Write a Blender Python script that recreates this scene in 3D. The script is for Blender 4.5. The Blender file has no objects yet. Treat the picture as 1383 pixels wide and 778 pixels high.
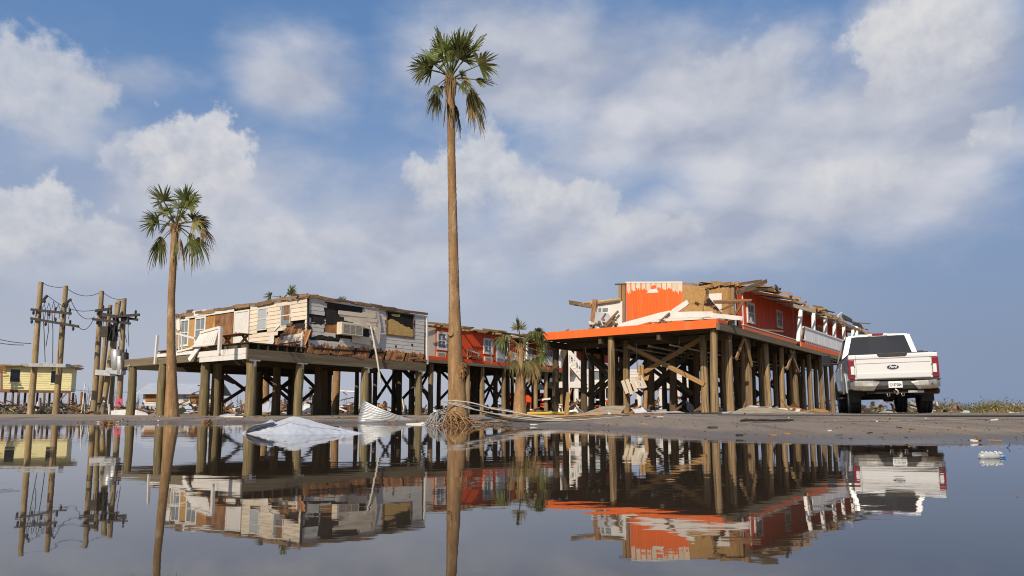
import bpy, bmesh, math, random
from mathutils import Vector, Matrix, Euler, noise as mnoise
random.seed(7)
scene = bpy.context.scene
COL = scene.collection
R = math.radians
def rnd(a, b): return random.uniform(a, b)

# ------------------------------------------------------------------ camera
F, HZ, CY, CAMZ = 960.0, 557.0, 450.0, 0.26
W, H = 1383.0, 778.0
TILT = math.atan((HZ - CY) / F)
cam = bpy.data.cameras.new('camera'); camo = bpy.data.objects.new('camera', cam); COL.objects.link(camo)
cam.sensor_width = 36.0; cam.lens = 36.0 * F / W
cam.shift_y = (CY - H / 2) / W
cam.clip_start = 0.05; cam.clip_end = 6000
camo.location = (0, 0, CAMZ); camo.rotation_euler = (R(90) + TILT, 0, 0)
scene.camera = camo
scene.cycles.filter_width = 1.1

# ------------------------------------------------------------------ sun, sky, exposure
SUN_AZ = math.atan2(-0.36, -0.933)      # compass style: atan2(x, y) of the direction to the sun
SUN_EL = R(37)
sun = bpy.data.lights.new('sun', 'SUN'); suno = bpy.data.objects.new('sun', sun); COL.objects.link(suno)
sun.energy = 4.6; sun.angle = R(0.6); sun.color = (1.0, 0.87, 0.70)
sd = Vector((math.sin(SUN_AZ) * math.cos(SUN_EL), math.cos(SUN_AZ) * math.cos(SUN_EL), math.sin(SUN_EL)))
suno.rotation_euler = sd.to_track_quat('Z', 'Y').to_euler()
suno.location = sd * 50
vs = scene.view_settings
scene.display_settings.display_device = 'sRGB'
vs.view_transform = 'Standard'; vs.look = 'None'; vs.exposure = 0.12; vs.gamma = 1.0; vs.use_curve_mapping = False

def pdir(x, y):
    u = (x - W / 2) / F; v = (CY - y) / F
    return Vector((u, math.cos(TILT) - v * math.sin(TILT), math.sin(TILT) + v * math.cos(TILT)))
def px(x, y, d):
    v = pdir(x, y); k = d / v.y
    return Vector((v.x * k, d, CAMZ + v.z * k))

world = bpy.data.worlds.new('World'); scene.world = world; world.use_nodes = True
def build_world():
    nt = world.node_tree; N = nt.nodes; L = nt.links; N.clear()
    def nd(t, **k):
        n = N.new(t)
        for a, b in k.items(): setattr(n, a, b)
        return n
    def mth(op, a, b=None, c=None, clamp=False):
        n = nd('ShaderNodeMath', operation=op); n.use_clamp = clamp
        for i, v in enumerate((a, b, c)):
            if v is None: continue
            if isinstance(v, (int, float)): n.inputs[i].default_value = v
            else: L.new(v, n.inputs[i])
        return n.outputs[0]
    def vm(op, a, b=None, s=None):
        n = nd('ShaderNodeVectorMath', operation=op)
        for i, v in enumerate((a, b)):
            if v is None: continue
            if isinstance(v, tuple): n.inputs[i].default_value = v
            else: L.new(v, n.inputs[i])
        if s is not None: n.inputs['Scale'].default_value = s
        return n
    def smooth(v, a, b):
        n = nd('ShaderNodeMapRange', interpolation_type='SMOOTHSTEP'); L.new(v, n.inputs[0])
        n.inputs[1].default_value = a; n.inputs[2].default_value = b
        return n.outputs[0]
    def noise(vec, scale, detail, rough=0.55):
        n = nd('ShaderNodeTexNoise'); L.new(vec, n.inputs['Vector'])
        n.inputs['Scale'].default_value = scale; n.inputs['Detail'].default_value = detail; n.inputs['Roughness'].default_value = rough
        return n
    def mix(f, a, b):
        n = nd('ShaderNodeMix', data_type='RGBA')
        if isinstance(f, float): n.inputs[0].default_value = f
        else: L.new(f, n.inputs[0])
        for i, v in ((6, a), (7, b)):
            if isinstance(v, tuple): n.inputs[i].default_value = v + (1,)
            else: L.new(v, n.inputs[i])
        return n.outputs[2]
    tc = nd('ShaderNodeTexCoord')
    D = tc.outputs['Generated']
    sky = nd('ShaderNodeTexSky', sky_type='NISHITA'); sky.sun_disc = False
    sky.sun_elevation = SUN_EL; sky.sun_rotation = SUN_AZ; sky.air_density = 1.0; sky.dust_density = 1.2; sky.ozone_density = 2.0
    sp0 = nd('ShaderNodeSeparateXYZ'); L.new(D, sp0.inputs[0])
    el0 = mth('ARCSINE', sp0.outputs[2])
    def warp(scale, det, amt, rough=.55, src=D):
        return vm('SCALE', vm('SUBTRACT', noise(src, scale, det, rough).outputs['Color'], (0.5, 0.5, 0.5)).outputs[0], s=amt).outputs[0]
    def azel(v):
        sp = nd('ShaderNodeSeparateXYZ'); L.new(v, sp.inputs[0])
        return mth('ARCTAN2', sp.outputs[0], sp.outputs[1]), mth('ARCSINE', mth('MINIMUM', mth('MAXIMUM', sp.outputs[2], -1.0), 1.0))
    def blob(az, el, x, y, rx, ry):
        d = pdir(x, y).normalized(); a0 = math.atan2(d.x, d.y); e0 = math.asin(d.z)
        da = mth('DIVIDE', mth('SUBTRACT', az, a0), rx / F); de = mth('DIVIDE', mth('SUBTRACT', el, e0), ry / F)
        return mth('SUBTRACT', 1.0, mth('SQRT', mth('ADD', mth('MULTIPLY', da, da), mth('MULTIPLY', de, de)))), de
    ST = vm('MULTIPLY', D, (1.0, 1.0, 1.9)).outputs[0]                       # flattened: layered cloud is wider than tall
    # clear sky, greyer towards the horizon (distant cloud deck and sea haze)
    skyc = mix(0.50, sky.outputs[0], (1.15, 2.65, 5.6))
    lowf = mth('MULTIPLY', smooth(el0, 0.50, 0.02), 0.97)
    sidew = smooth(azel(D)[0], -0.1, 0.62)
    lowc = mix(sidew, (4.1, 4.35, 5.1), (2.15, 2.7, 3.95))
    base = mix(lowf, skyc, lowc)
    # layer 1: soft, thin sheets of cloud
    az1, el1 = azel(vm('ADD', D, warp(3.0, 5, .20, .5)).outputs[0])
    veil = [(400, 100, 130, 90, .75), (480, 310, 360, 100, .75), (150, 330, 190, 80, .8), (760, 100, 300, 120, .85), (960, 150, 300, 150, 1.0), (1130, 200, 320, 190, 1.15), (1240, 70, 130, 170, 1.15),
            (880, 320, 240, 75, .85), (1080, 320, 240, 70, .8), (730, 280, 150, 80, .9), (160, 75, 150, 24, .5), (100, 150, 120, 100, .5), (300, 240, 200, 110, .8)]
    dens = None
    for (x, y, rx_, ry_, w_) in veil:
        g_ = mth('MULTIPLY', blob(az1, el1, x, y, rx_, ry_)[0], w_); dens = g_ if dens is None else mth('MAXIMUM', dens, g_)
    gen = mth('MULTIPLY', mth('SUBTRACT', noise(ST, 1.7, 3, 0.5).outputs[0], 0.5), 3.0)   # the rest of the sky carries the same broken cloud
    rest = mth('MAXIMUM', smooth(mth('ABSOLUTE', azel(D)[0]), 0.70, 1.0), smooth(el0, 0.60, 0.8))
    dens = mth('MAXIMUM', dens, mth('SUBTRACT', gen, mth('MULTIPLY', mth('SUBTRACT', 1.0, rest), 3.0)))
    f1 = noise(ST, 5.0, 9, 0.58).outputs[0]
    m1 = mth('MULTIPLY', smooth(mth('ADD', dens, mth('MULTIPLY', mth('SUBTRACT', f1, 0.5), 1.15)), -0.02, 0.72), 0.88)
    m1 = mth('MULTIPLY', m1, smooth(el0, 0.03, 0.24))
    off = vm('ADD', ST, (-0.030, 0.0, 0.060)).outputs[0]
    rl = mth('ADD', 0.45, mth('MULTIPLY', mth('SUBTRACT', noise(ST, 4.2, 6, .5).outputs[0], noise(off, 4.2, 6, .5).outputs[0]), 4.2), clamp=True)
    col = mix(m1, base, mix(rl, (3.75, 4.05, 4.95), (6.3, 6.3, 6.6)))
    # layer 2: heaped cumulus, crisp and bright on top, dissolving below
    DW = vm('ADD', vm('ADD', D, warp(7.5, 4, .120, .55)).outputs[0], warp(26.0, 7, .055, .68)).outputs[0]
    az2, el2 = azel(DW)
    puff = noise(D, 24.0, 8, .6).outputs[0]
    offp = vm('ADD', D, (-0.010, 0.0, 0.014)).outputs[0]
    prl = mth('MULTIPLY', mth('SUBTRACT', noise(D, 13.0, 7, .6).outputs[0], noise(offp, 13.0, 7, .6).outputs[0]), 3.4)
    for (x, y, rx_, ry_, w_, edge) in [(35, 120, 88, 82, .62, .30), (15, 300, 74, 68, .75, .24), (272, 222, 84, 80, .80, .22), (200, 230, 70, 60, .5, .35), (635, 245, 115, 80, .75, .32), (765, 270, 75, 50, .6, .3), (560, 225, 45, 30, .55, .3),
                                   (1245, 55, 95, 95, .75, .30), (1010, 105, 120, 60, .45, .5), (1160, 255, 110, 60, .5, .5), (330, 335, 130, 60, .45, .5), (880, 300, 130, 40, .45, .5), (135, 325, 60, 35, .5, .4), (1335, 195, 28, 26, .5, .4)]:
        g_, de = blob(az2, el2, x, y, rx_, ry_)
        b_ = mth('ADD', g_, mth('MULTIPLY', mth('SUBTRACT', puff, 0.5), 0.85))
        mk = mth('MULTIPLY', mth('MULTIPLY', smooth(b_, 0.10, 0.10 + edge), smooth(de, -0.95, -0.05)), w_)
        lt = mth('ADD', mth('ADD', mth('MULTIPLY', de, .42), .52), prl, clamp=True)
        col = mix(mk, col, mix(lt, (4.5, 4.75, 5.4), (6.8, 6.7, 6.7)))
    fin = col
    bg = nd('ShaderNodeBackground'); bg.inputs[1].default_value = 0.1
    L.new(fin, bg.inputs[0]); out = nd('ShaderNodeOutputWorld'); L.new(bg.outputs[0], out.inputs[0])
build_world()

# ------------------------------------------------------------------ materials
def new_mat(name):
    m = bpy.data.materials.new(name); m.use_nodes = True
    nt = m.node_tree; nt.nodes.clear()
    o = nt.nodes.new('ShaderNodeOutputMaterial'); b = nt.nodes.new('ShaderNodeBsdfPrincipled')
    nt.links.new(b.outputs[0], o.inputs[0])
    return m, nt, b
MATS = {}
def mat(name, c1, c2=None, scale=4.0, stretch=(1, 1, 1), space='pos', rough=0.7, bump=0.0, bscale=None, metal=0.0, dirt=None, dirt_scale=1.5, dirt_lo=0.52, dirt_hi=0.68, var=0.16, detail=5, coat=0.0, ior=1.5, spec=0.35):
    """noise blend of two colours, an optional stain layer, per-object brightness variation, fine relief"""
    m, nt, b = new_mat(name); N = nt.nodes; L = nt.links
    c2 = c2 or c1
    info = N.new('ShaderNodeObjectInfo')
    if space == 'pos':
        g = N.new('ShaderNodeNewGeometry'); vec = g.outputs['Position']
    else:
        g = N.new('ShaderNodeTexCoord'); vec = g.outputs['Object']
    mp = N.new('ShaderNodeVectorMath'); mp.operation = 'MULTIPLY'; L.new(vec, mp.inputs[0]); mp.inputs[1].default_value = stretch
    ofs = N.new('ShaderNodeMath'); ofs.operation = 'MULTIPLY'; L.new(info.outputs['Random'], ofs.inputs[0]); ofs.inputs[1].default_value = 37.0
    ad = N.new('ShaderNodeVectorMath'); ad.operation = 'ADD'; L.new(mp.outputs[0], ad.inputs[0]); L.new(ofs.outputs[0], ad.inputs[1])
    def ns(s, d=detail, src=ad):
        n = N.new('ShaderNodeTexNoise'); L.new(src.outputs[0], n.inputs['Vector']); n.inputs['Scale'].default_value = s
        n.inputs['Detail'].default_value = d; n.inputs['Roughness'].default_value = 0.62
        return n.outputs[0]
    def mr(v, a, bb, c=0.0, d=1.0):
        n = N.new('ShaderNodeMapRange'); L.new(v, n.inputs[0]); n.inputs[1].default_value = a; n.inputs[2].default_value = bb; n.inputs[3].default_value = c; n.inputs[4].default_value = d
        return n.outputs[0]
    def mx(f, a, bb, blend='MIX'):
        n = N.new('ShaderNodeMix'); n.data_type = 'RGBA'; n.blend_type = blend
        if isinstance(f, float): n.inputs[0].default_value = f
        else: L.new(f, n.inputs[0])
        for i, v in ((6, a), (7, bb)):
            if isinstance(v, tuple): n.inputs[i].default_value = v + (1,)
            else: L.new(v, n.inputs[i])
        return n.outputs[2]
    n1 = ns(scale)
    col = mx(mr(n1, 0.32, 0.68), c1, c2)
    if dirt:
        dn = ns(dirt_scale, 6)
        col = mx(mr(dn, dirt_lo, dirt_hi), col, dirt)
    if var:
        vv = mr(info.outputs['Random'], 0, 1, 1 - var, 1 + var)
        sc = N.new('ShaderNodeVectorMath'); sc.operation = 'SCALE'; L.new(col, sc.inputs[0]); L.new(vv, sc.inputs['Scale']); col = sc.outputs[0]
    L.new(col, b.inputs['Base Color'])
    b.inputs['Metallic'].default_value = metal; b.inputs['IOR'].default_value = ior
    b.inputs['Specular IOR Level'].default_value = spec
    L.new(mr(ns(scale * 2.2), 0.3, 0.7, rough * 0.85, min(1, rough * 1.15)), b.inputs['Roughness'])
    b.inputs['Coat Weight'].default_value = coat; b.inputs['Coat Roughness'].default_value = 0.04
    if bump:
        bp = N.new('ShaderNodeBump'); bp.inputs['Strength'].default_value = min(1.0, bump); bp.inputs['Distance'].default_value = 0.02
        L.new(ns(bscale or scale * 3), bp.inputs['Height']); L.new(bp.outputs[0], b.inputs['Normal'])
    MATS[name] = m
    return m
GR = (2.4, 4.5, 4.5)      # grain along the long (x) axis of a board
M = {}
M['beam'] = mat('weathered_beam', (.200, .158, .098), (.100, .078, .046), 2.5, GR, 'obj', .85, .5, dirt=(.21, .20, .14), dirt_scale=1.2)
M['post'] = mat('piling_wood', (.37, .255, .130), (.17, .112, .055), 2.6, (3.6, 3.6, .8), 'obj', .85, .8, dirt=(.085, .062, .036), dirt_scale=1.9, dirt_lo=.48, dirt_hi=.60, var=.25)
M['postdark'] = mat('dark_shaded_piling_wood', (.17, .118, .062), (.075, .052, .028), 2.6, (3.2, 3.2, .9), 'obj', .9, .8, dirt=(.045, .034, .02), dirt_scale=1.5, var=.25)  # dark wood for the rear piles, with under-deck shade put into its colour
M['post_green'] = mat('algae_piling_wood', (.30, .225, .115), (.125, .094, .046), 2.6, (3.2, 3.2, .9), 'obj', .85, .8, dirt=(.125, .112, .055), dirt_scale=1.8, dirt_lo=.46, dirt_hi=.60)
M['joist'] = mat('darkened_joist_wood', (.105, .078, .045), (.055, .041, .024), 2.5, GR, 'obj', .9, .4)  # colour taken darker to carry the shade beneath the decks
M['lumber'] = mat('raw_lumber', (.38, .23, .095), (.24, .135, .055), 2.5, GR, 'obj', .8, .4, dirt=(.16, .10, .05), dirt_scale=1.0)
M['brownwood'] = mat('wet_brown_wood', (.30, .15, .07), (.16, .078, .036), 2.5, GR, 'obj', .8, .5, dirt=(.07, .04, .025), dirt_scale=1.2, var=.35)
M['slat'] = mat('rotten_sheathing_wood', (.42, .20, .08), (.22, .095, .038), 2.0, GR, 'obj', .85, .5, dirt=(.40, .24, .12), dirt_scale=1.3, dirt_lo=.55, var=.35)
M['roofwood'] = mat('torn_roof_wood', (.27, .165, .085), (.12, .07, .038), 2.4, GR, 'obj', .85, .6, dirt=(.42, .29, .15), dirt_scale=1.6, dirt_lo=.56, var=.35)
M['osb'] = mat('osb_sheet', (.50, .30, .115), (.35, .19, .06), 14, (1, 1, 1), 'pos', .8, .4, bscale=30, dirt=(.36, .20, .08), dirt_scale=3.0)
M['ply'] = mat('brown_plywood', (.40, .19, .06), (.24, .105, .035), 5, (1, 1, .5), 'pos', .8, .3, dirt=(.50, .30, .12), dirt_scale=2.0, dirt_lo=.55)
M['cream'] = mat('cream_vinyl_siding', (.66, .575, .455), (.60, .51, .39), 2.0, (1, 1, 1), 'pos', .5, .15, dirt=(.50, .42, .31), dirt_scale=1.4, dirt_lo=.58, dirt_hi=.80, var=.07)
M['whiteside'] = mat('white_siding', (.60, .575, .53), (.53, .505, .46), 2.0, (1, 1, 1), 'pos', .5, .15, dirt=(.42, .38, .32), dirt_scale=1.8, dirt_lo=.56, dirt_hi=.78, var=.06)
M['white'] = mat('white_paint', (.68, .655, .61), (.61, .585, .54), 3.0, (1, 1, 1), 'pos', .5, .2, dirt=(.45, .38, .29), dirt_scale=2.4, dirt_lo=.60, dirt_hi=.80, var=.06)
M['litwhite'] = mat('sunlit_white_paint', (.84, .82, .79), (.78, .76, .72), 3.0, (1, 1, 1), 'pos', .5, .1, dirt=(.55, .48, .38), dirt_scale=2.4, dirt_lo=.62, dirt_hi=.82, var=.04)  # brighter copy of the white paint, sunlight put into its colour
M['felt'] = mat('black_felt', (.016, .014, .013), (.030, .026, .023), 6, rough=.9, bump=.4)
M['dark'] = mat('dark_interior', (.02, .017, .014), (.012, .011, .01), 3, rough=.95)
M['orange'] = mat('orange_paint', (.76, .130, .012), (.66, .125, .024), 5.0, (1.5, 1.5, .12), 'pos', .55, .15, dirt=(.62, .20, .075), dirt_scale=1.6, dirt_lo=.54, dirt_hi=.76, var=.05)
M['redorange'] = mat('red_orange_paint', (.72, .085, .012), (.60, .062, .010), 2.5, (1, 1, .3), 'pos', .6, .15, dirt=(.50, .075, .02), dirt_scale=1.5, dirt_lo=.55, dirt_hi=.8, var=.05)
M['soffit'] = mat('bounce_lit_stained_soffit', (.74, .60, .51), (.62, .48, .39), 2.5, rough=.8, dirt=(.32, .22, .15), dirt_scale=2.0)  # base colour raised to carry light bounced off the deck; blotches are stains
M['shingle'] = mat('torn_shingle', (.06, .05, .045), (.11, .09, .075), 5, rough=.95, bump=.6)
M['tin'] = mat('galvanised_sheet', (.44, .45, .46), (.32, .33, .34), 2.5, rough=.38, metal=.55, bump=.12, dirt=(.42, .36, .29), dirt_scale=2.2, dirt_lo=.56, dirt_hi=.76, var=.08)
M['tinwhite'] = mat('white_metal_sheet', (.42, .45, .50), (.35, .375, .42), 2.0, rough=.45, bump=.12, dirt=(.38, .35, .32), dirt_scale=3.5, dirt_lo=.56, dirt_hi=.78, var=.05)
M['tinrust'] = mat('tan_roof_sheet', (.42, .35, .25), (.32, .26, .17), 4, rough=.6, bump=.15, dirt=(.26, .16, .08), dirt_scale=2.0, var=.1)
M['trunk'] = mat('palm_bark', (.36, .215, .098), (.20, .115, .052), 2.0, (6, 6, 1.4), 'pos', .9, .9, bscale=14, dirt=(.42, .31, .19), dirt_scale=1.5, dirt_lo=.55, var=.05)
M['fibre'] = mat('palm_fibre', (.36, .20, .085), (.15, .08, .04), 9, rough=.95, bump=.8)
M['frond'] = mat('palm_leaf', (.17, .185, .042), (.085, .105, .026), 6, rough=.5, spec=.5, dirt=(.20, .17, .06), dirt_scale=3, dirt_lo=.58, var=.4)
M['frond_young'] = mat('young_palm_leaf', (.21, .25, .050), (.13, .17, .035), 5, rough=.5, spec=.5, dirt=(.26, .22, .07), dirt_scale=3, dirt_lo=.6, var=.3)
M['frond_dead'] = mat('dead_palm_leaf', (.42, .30, .14), (.26, .17, .075), 6, rough=.85, var=.3)
M['frond_mix'] = mat('yellowing_palm_leaf', (.25, .23, .075), (.12, .12, .04), 4, rough=.6, dirt=(.38, .28, .12), dirt_scale=3, dirt_lo=.5, var=.3)
M['pole'] = mat('utility_pole_wood', (.34, .25, .125), (.19, .13, .065), 3, (5, 5, .8), 'pos', .85, .4, dirt=(.40, .33, .21), dirt_scale=1.0)
M['steel'] = mat('dark_steel', (.050, .044, .038), (.03, .027, .024), 5, rough=.6, metal=.5)
M['galv'] = mat('grey_steel', (.45, .46, .47), (.36, .37, .38), 4, rough=.45, metal=.4, dirt=(.28, .22, .16), dirt_scale=3)
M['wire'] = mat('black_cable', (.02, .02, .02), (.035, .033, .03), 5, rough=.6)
M['cablegrey'] = mat('grey_cable', (.38, .37, .35), (.28, .27, .25), 5, rough=.6)
M['pvc'] = mat('white_pvc', (.56, .53, .48), (.46, .43, .38), 4, rough=.45, dirt=(.45, .36, .26), dirt_scale=5, dirt_lo=.58)
M['yellow'] = mat('pale_yellow_siding', (.74, .67, .35), (.68, .60, .29), 2.0, rough=.6, dirt=(.52, .41, .18), dirt_scale=1.2, dirt_lo=.6, var=.04)
M['insul'] = mat('yellow_insulation', (.55, .37, .14), (.40, .25, .09), 7, rough=.95, bump=.8)
M['rust'] = mat('rusty_metal', (.12, .06, .035), (.06, .035, .022), 6, rough=.85, bump=.4)
M['acbody'] = mat('beige_appliance', (.56, .51, .42), (.50, .45, .36), 4, rough=.5, dirt=(.42, .34, .24), dirt_scale=3, dirt_lo=.6)
M['acgrille'] = mat('grey_grille', (.34, .30, .23), (.25, .22, .17), 6, rough=.7)
M['paper'] = mat('torn_white_backing', (.66, .58, .45), (.58, .48, .34), 8, rough=.8, var=.06)
M['pink'] = mat('pink_cloth', (.65, .10, .16), (.5, .07, .12), 6, rough=.9)
M['bush'] = mat('scrub_leaf', (.15, .15, .045), (.075, .09, .025), 3, rough=.7, dirt=(.36, .27, .10), dirt_scale=1.2, var=.35)
M['yellowtape'] = mat('yellow_plastic', (.62, .45, .06), (.5, .35, .05), 5, rough=.6)
def glass_mat(name, col, rough=.05, spec=.7):
    m, nt, b = new_mat(name); b.inputs['Base Color'].default_value = col + (1,); b.inputs['Roughness'].default_value = rough
    b.inputs['Specular IOR Level'].default_value = spec; M[name] = m
glass_mat('window_glass', (.17, .20, .21), .08); glass_mat('dark_glass', (.010, .011, .012), .02, .7); glass_mat('pale_glass', (.36, .39, .40), .1)

def mat_paint():
    m, nt, b = new_mat('white_car_paint'); N = nt.nodes; L = nt.links
    g = N.new('ShaderNodeNewGeometry'); t = N.new('ShaderNodeTexCoord'); s = N.new('ShaderNodeSeparateXYZ'); L.new(g.outputs['Position'], s.inputs[0])
    n = N.new('ShaderNodeTexNoise'); L.new(g.outputs['Position'], n.inputs['Vector']); n.inputs['Scale'].default_value = 5; n.inputs['Detail'].default_value = 6
    a = N.new('ShaderNodeMapRange'); L.new(s.outputs[2], a.inputs[0]); a.inputs[1].default_value = 1.25; a.inputs[2].default_value = .55   # road film splashed on the lower body
    mu = N.new('ShaderNodeMath'); mu.operation = 'MULTIPLY'; L.new(a.outputs[0], mu.inputs[0]); L.new(n.outputs[0], mu.inputs[1])
    x = N.new('ShaderNodeMix'); x.data_type = 'RGBA'; L.new(mu.outputs[0], x.inputs[0]); x.inputs[6].default_value = (.63, .63, .62, 1); x.inputs[7].default_value = (.36, .32, .26, 1)
    L.new(x.outputs[2], b.inputs['Base Color']); b.inputs['Roughness'].default_value = .32; b.inputs['Coat Weight'].default_value = .8; b.inputs['Coat Roughness'].default_value = .05
    M['paint'] = m
mat_paint()
M['plastic'] = mat('black_plastic', (.022, .022, .022), (.035, .033, .03), 8, rough=.55, bump=.1, var=0)
M['chrome'] = mat('dusty_chrome', (.36, .34, .31), (.27, .25, .22), 6, rough=.30, metal=.7, dirt=(.36, .30, .24), dirt_scale=4, dirt_lo=.55, var=0)
M['tyre'] = mat('tyre_rubber', (.022, .021, .02), (.05, .045, .038), 9, rough=.85, bump=.3, var=0)
M['lampred'] = mat('red_lens', (.23, .006, .010), (.17, .005, .008), 4, rough=.12, coat=1, var=0)
M['lampwhite'] = mat('clear_lens', (.72, .72, .72), (.6, .6, .6), 9, rough=.15, coat=1, var=0)
M['platewhite'] = mat('plate_white', (.80, .80, .78), (.72, .72, .70), 9, rough=.4, var=0)
M['navy'] = mat('navy_enamel', (.012, .02, .07), None, 4, rough=.2, coat=1, var=0)
M['ink'] = mat('dark_lettering', (.02, .025, .06), None, 4, rough=.5, var=0)
M['under'] = mat('dirty_undercarriage', (.03, .026, .022), (.06, .048, .036), 6, rough=.9, bump=.3, var=0)

for k_ in ('frond', 'frond_young', 'frond_dead', 'frond_mix', 'bush'):                    # thin leaves let light through
    nt_ = M[k_].node_tree; b_ = next(n for n in nt_.nodes if n.type == 'BSDF_PRINCIPLED'); o_ = next(n for n in nt_.nodes if n.type == 'OUTPUT_MATERIAL')
    t_ = nt_.nodes.new('ShaderNodeBsdfTranslucent'); x_ = nt_.nodes.new('ShaderNodeMixShader'); x_.inputs[0].default_value = .35
    nt_.links.new(b_.inputs['Base Color'].links[0].from_socket, t_.inputs[0]); nt_.links.new(b_.outputs[0], x_.inputs[1]); nt_.links.new(t_.outputs[0], x_.inputs[2]); nt_.links.new(x_.outputs[0], o_.inputs[0])

# ------------------------------------------------------------------ mesh helpers
class MB:
    def __init__(s): s.v = []; s.f = []; s.sm = []
    def add(s, vs, fs, smooth=False):
        n = len(s.v); s.v += [tuple(p) for p in vs]; s.f += [tuple(i + n for i in f) for f in fs]; s.sm += [smooth] * len(fs); return s
    def box(s, c, d, rot=None):
        c = Vector(c); h = Vector(d) / 2; vs = []
        for z in (-1, 1):
            for x, y in ((-1, -1), (1, -1), (1, 1), (-1, 1)):
                p = Vector((x * h.x, y * h.y, z * h.z))
                if rot: p = rot @ p
                vs.append(c + p)
        return s.add(vs, [(3, 2, 1, 0), (4, 5, 6, 7), (0, 1, 5, 4), (1, 2, 6, 5), (2, 3, 7, 6), (3, 0, 4, 7)])
    def lo(s, a, b): return s.box([(a[i] + b[i]) / 2 for i in range(3)], [abs(b[i] - a[i]) for i in range(3)])
    def tube(s, pts, rad, n=6, caps=True, smooth=True):
        pts = [Vector(p) for p in pts]; m = len(pts)
        if isinstance(rad, (int, float)): rad = [rad] * m
        vs = []; ref = None
        for i, p in enumerate(pts):
            t = (pts[min(i + 1, m - 1)] - pts[max(i - 1, 0)]).normalized()
            if ref is None: ref = Vector((0, 0, 1)) if abs(t.z) < .9 else Vector((1, 0, 0))
            u = (ref - t * ref.dot(t)).normalized(); ref = u; w = t.cross(u)
            for k in range(n):
                a = 2 * math.pi * k / n; vs.append(p + (u * math.cos(a) + w * math.sin(a)) * rad[i])
        fs = [(i * n + k, i * n + (k + 1) % n, (i + 1) * n + (k + 1) % n, (i + 1) * n + k) for i in range(m - 1) for k in range(n)]
        s.add(vs, fs, smooth)
        if caps: s.add(vs[:n], [tuple(range(n - 1, -1, -1))]); s.add(vs[-n:], [tuple(range(n))])
        return s
    def prism(s, poly, a, b, axis='x'):
        """poly in the two other axes, extruded from a to b along axis"""
        def P(u, v, w): return {'x': (w, u, v), 'y': (u, w, v), 'z': (u, v, w)}[axis]
        n = len(poly); vs = [P(u, v, a) for u, v in poly] + [P(u, v, b) for u, v in poly]
        return s.add(vs, [tuple(range(n)), tuple(range(2 * n - 1, n - 1, -1))] + [(i, i + n, (i + 1) % n + n, (i + 1) % n) for i in range(n)])
    def grid(s, P, smooth=False):
        a, b = len(P), len(P[0])
        return s.add([p for r in P for p in r], [(i * b + j, i * b + j + 1, (i + 1) * b + j + 1, (i + 1) * b + j) for i in range(a - 1) for j in range(b - 1)], smooth)
    def mesh(s, name, m=None, fix=True):
        me = bpy.data.meshes.new(name); me.from_pydata(s.v, [], s.f)
        me.polygons.foreach_set('use_smooth', s.sm)
        if fix:
            bm = bmesh.new(); bm.from_mesh(me); bmesh.ops.recalc_face_normals(bm, faces=bm.faces); bm.to_mesh(me); bm.free()
        if m: me.materials.append(m)
        me.update(); return me
    def build(s, name, m, parent=None, loc=None, fix=True):
        return link(name, s.mesh(name, m, fix), parent, loc)
def link(name, data, parent=None, loc=None, mw=None):
    o = bpy.data.objects.new(name, data); COL.objects.link(o)
    if parent: o.parent = parent
    if loc is not None: o.location = loc
    if mw is not None: o.matrix_local = mw
    return o
def tag(o, label=None, cat=None, group=None, kind=None):
    for k, v in (('label', label), ('category', cat), ('group', group), ('kind', kind)):
        if v: o[k] = v
    return o
def thing(name, label, cat, loc=(0, 0, 0), rz=0.0, group=None):
    o = link(name, None, None, loc); o.rotation_euler = (0, 0, rz); o.empty_display_size = .2
    return tag(o, label, cat, group)
def solid(o, t, off=0.0):
    m = o.modifiers.new('thickness', 'SOLIDIFY'); m.thickness = t; m.offset = off; return o
def bevel(o, w, seg=2, ang=40):
    m = o.modifiers.new('edge', 'BEVEL'); m.width = w; m.segments = seg; m.limit_method = 'ANGLE'; m.angle_limit = R(ang); return o

# shared unit shapes: x is the long axis (grain), materials per mesh
_cache = {}
def unit_box(m):
    k = ('b', m.name)
    if k not in _cache: _cache[k] = MB().box((0, 0, 0), (1, 1, 1)).mesh('board', m)
    return _cache[k]
def unit_rough(m, v):
    k = ('r', m.name, v)
    if k not in _cache:
        rg = random.Random(v * 13 + 5); b = MB(); rows = []
        n = 5
        for i in range(n + 1):
            x = -.5 + i / n; e = 1 if i in (0, n) else .25
            rows.append([(x + (rg.uniform(-.05, .05) if i in (0, n) else 0) * (1 if j % 2 else -.6), y * (1 - rg.uniform(0, .25) * e), z * (1 - rg.uniform(0, .3) * e)) for j, (y, z) in enumerate(((-.5, -.5), (.5, -.5), (.5, .5), (-.5, .5)))])
        vs = [p for r in rows for p in r]
        fs = [(i * 4 + k2, i * 4 + (k2 + 1) % 4, i * 4 + 4 + (k2 + 1) % 4, i * 4 + 4 + k2) for i in range(n) for k2 in range(4)] + [(3, 2, 1, 0), tuple(n * 4 + q for q in range(4))]
        _cache[k] = b.add(vs, fs).mesh('board', m)
    return _cache[k]
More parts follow.
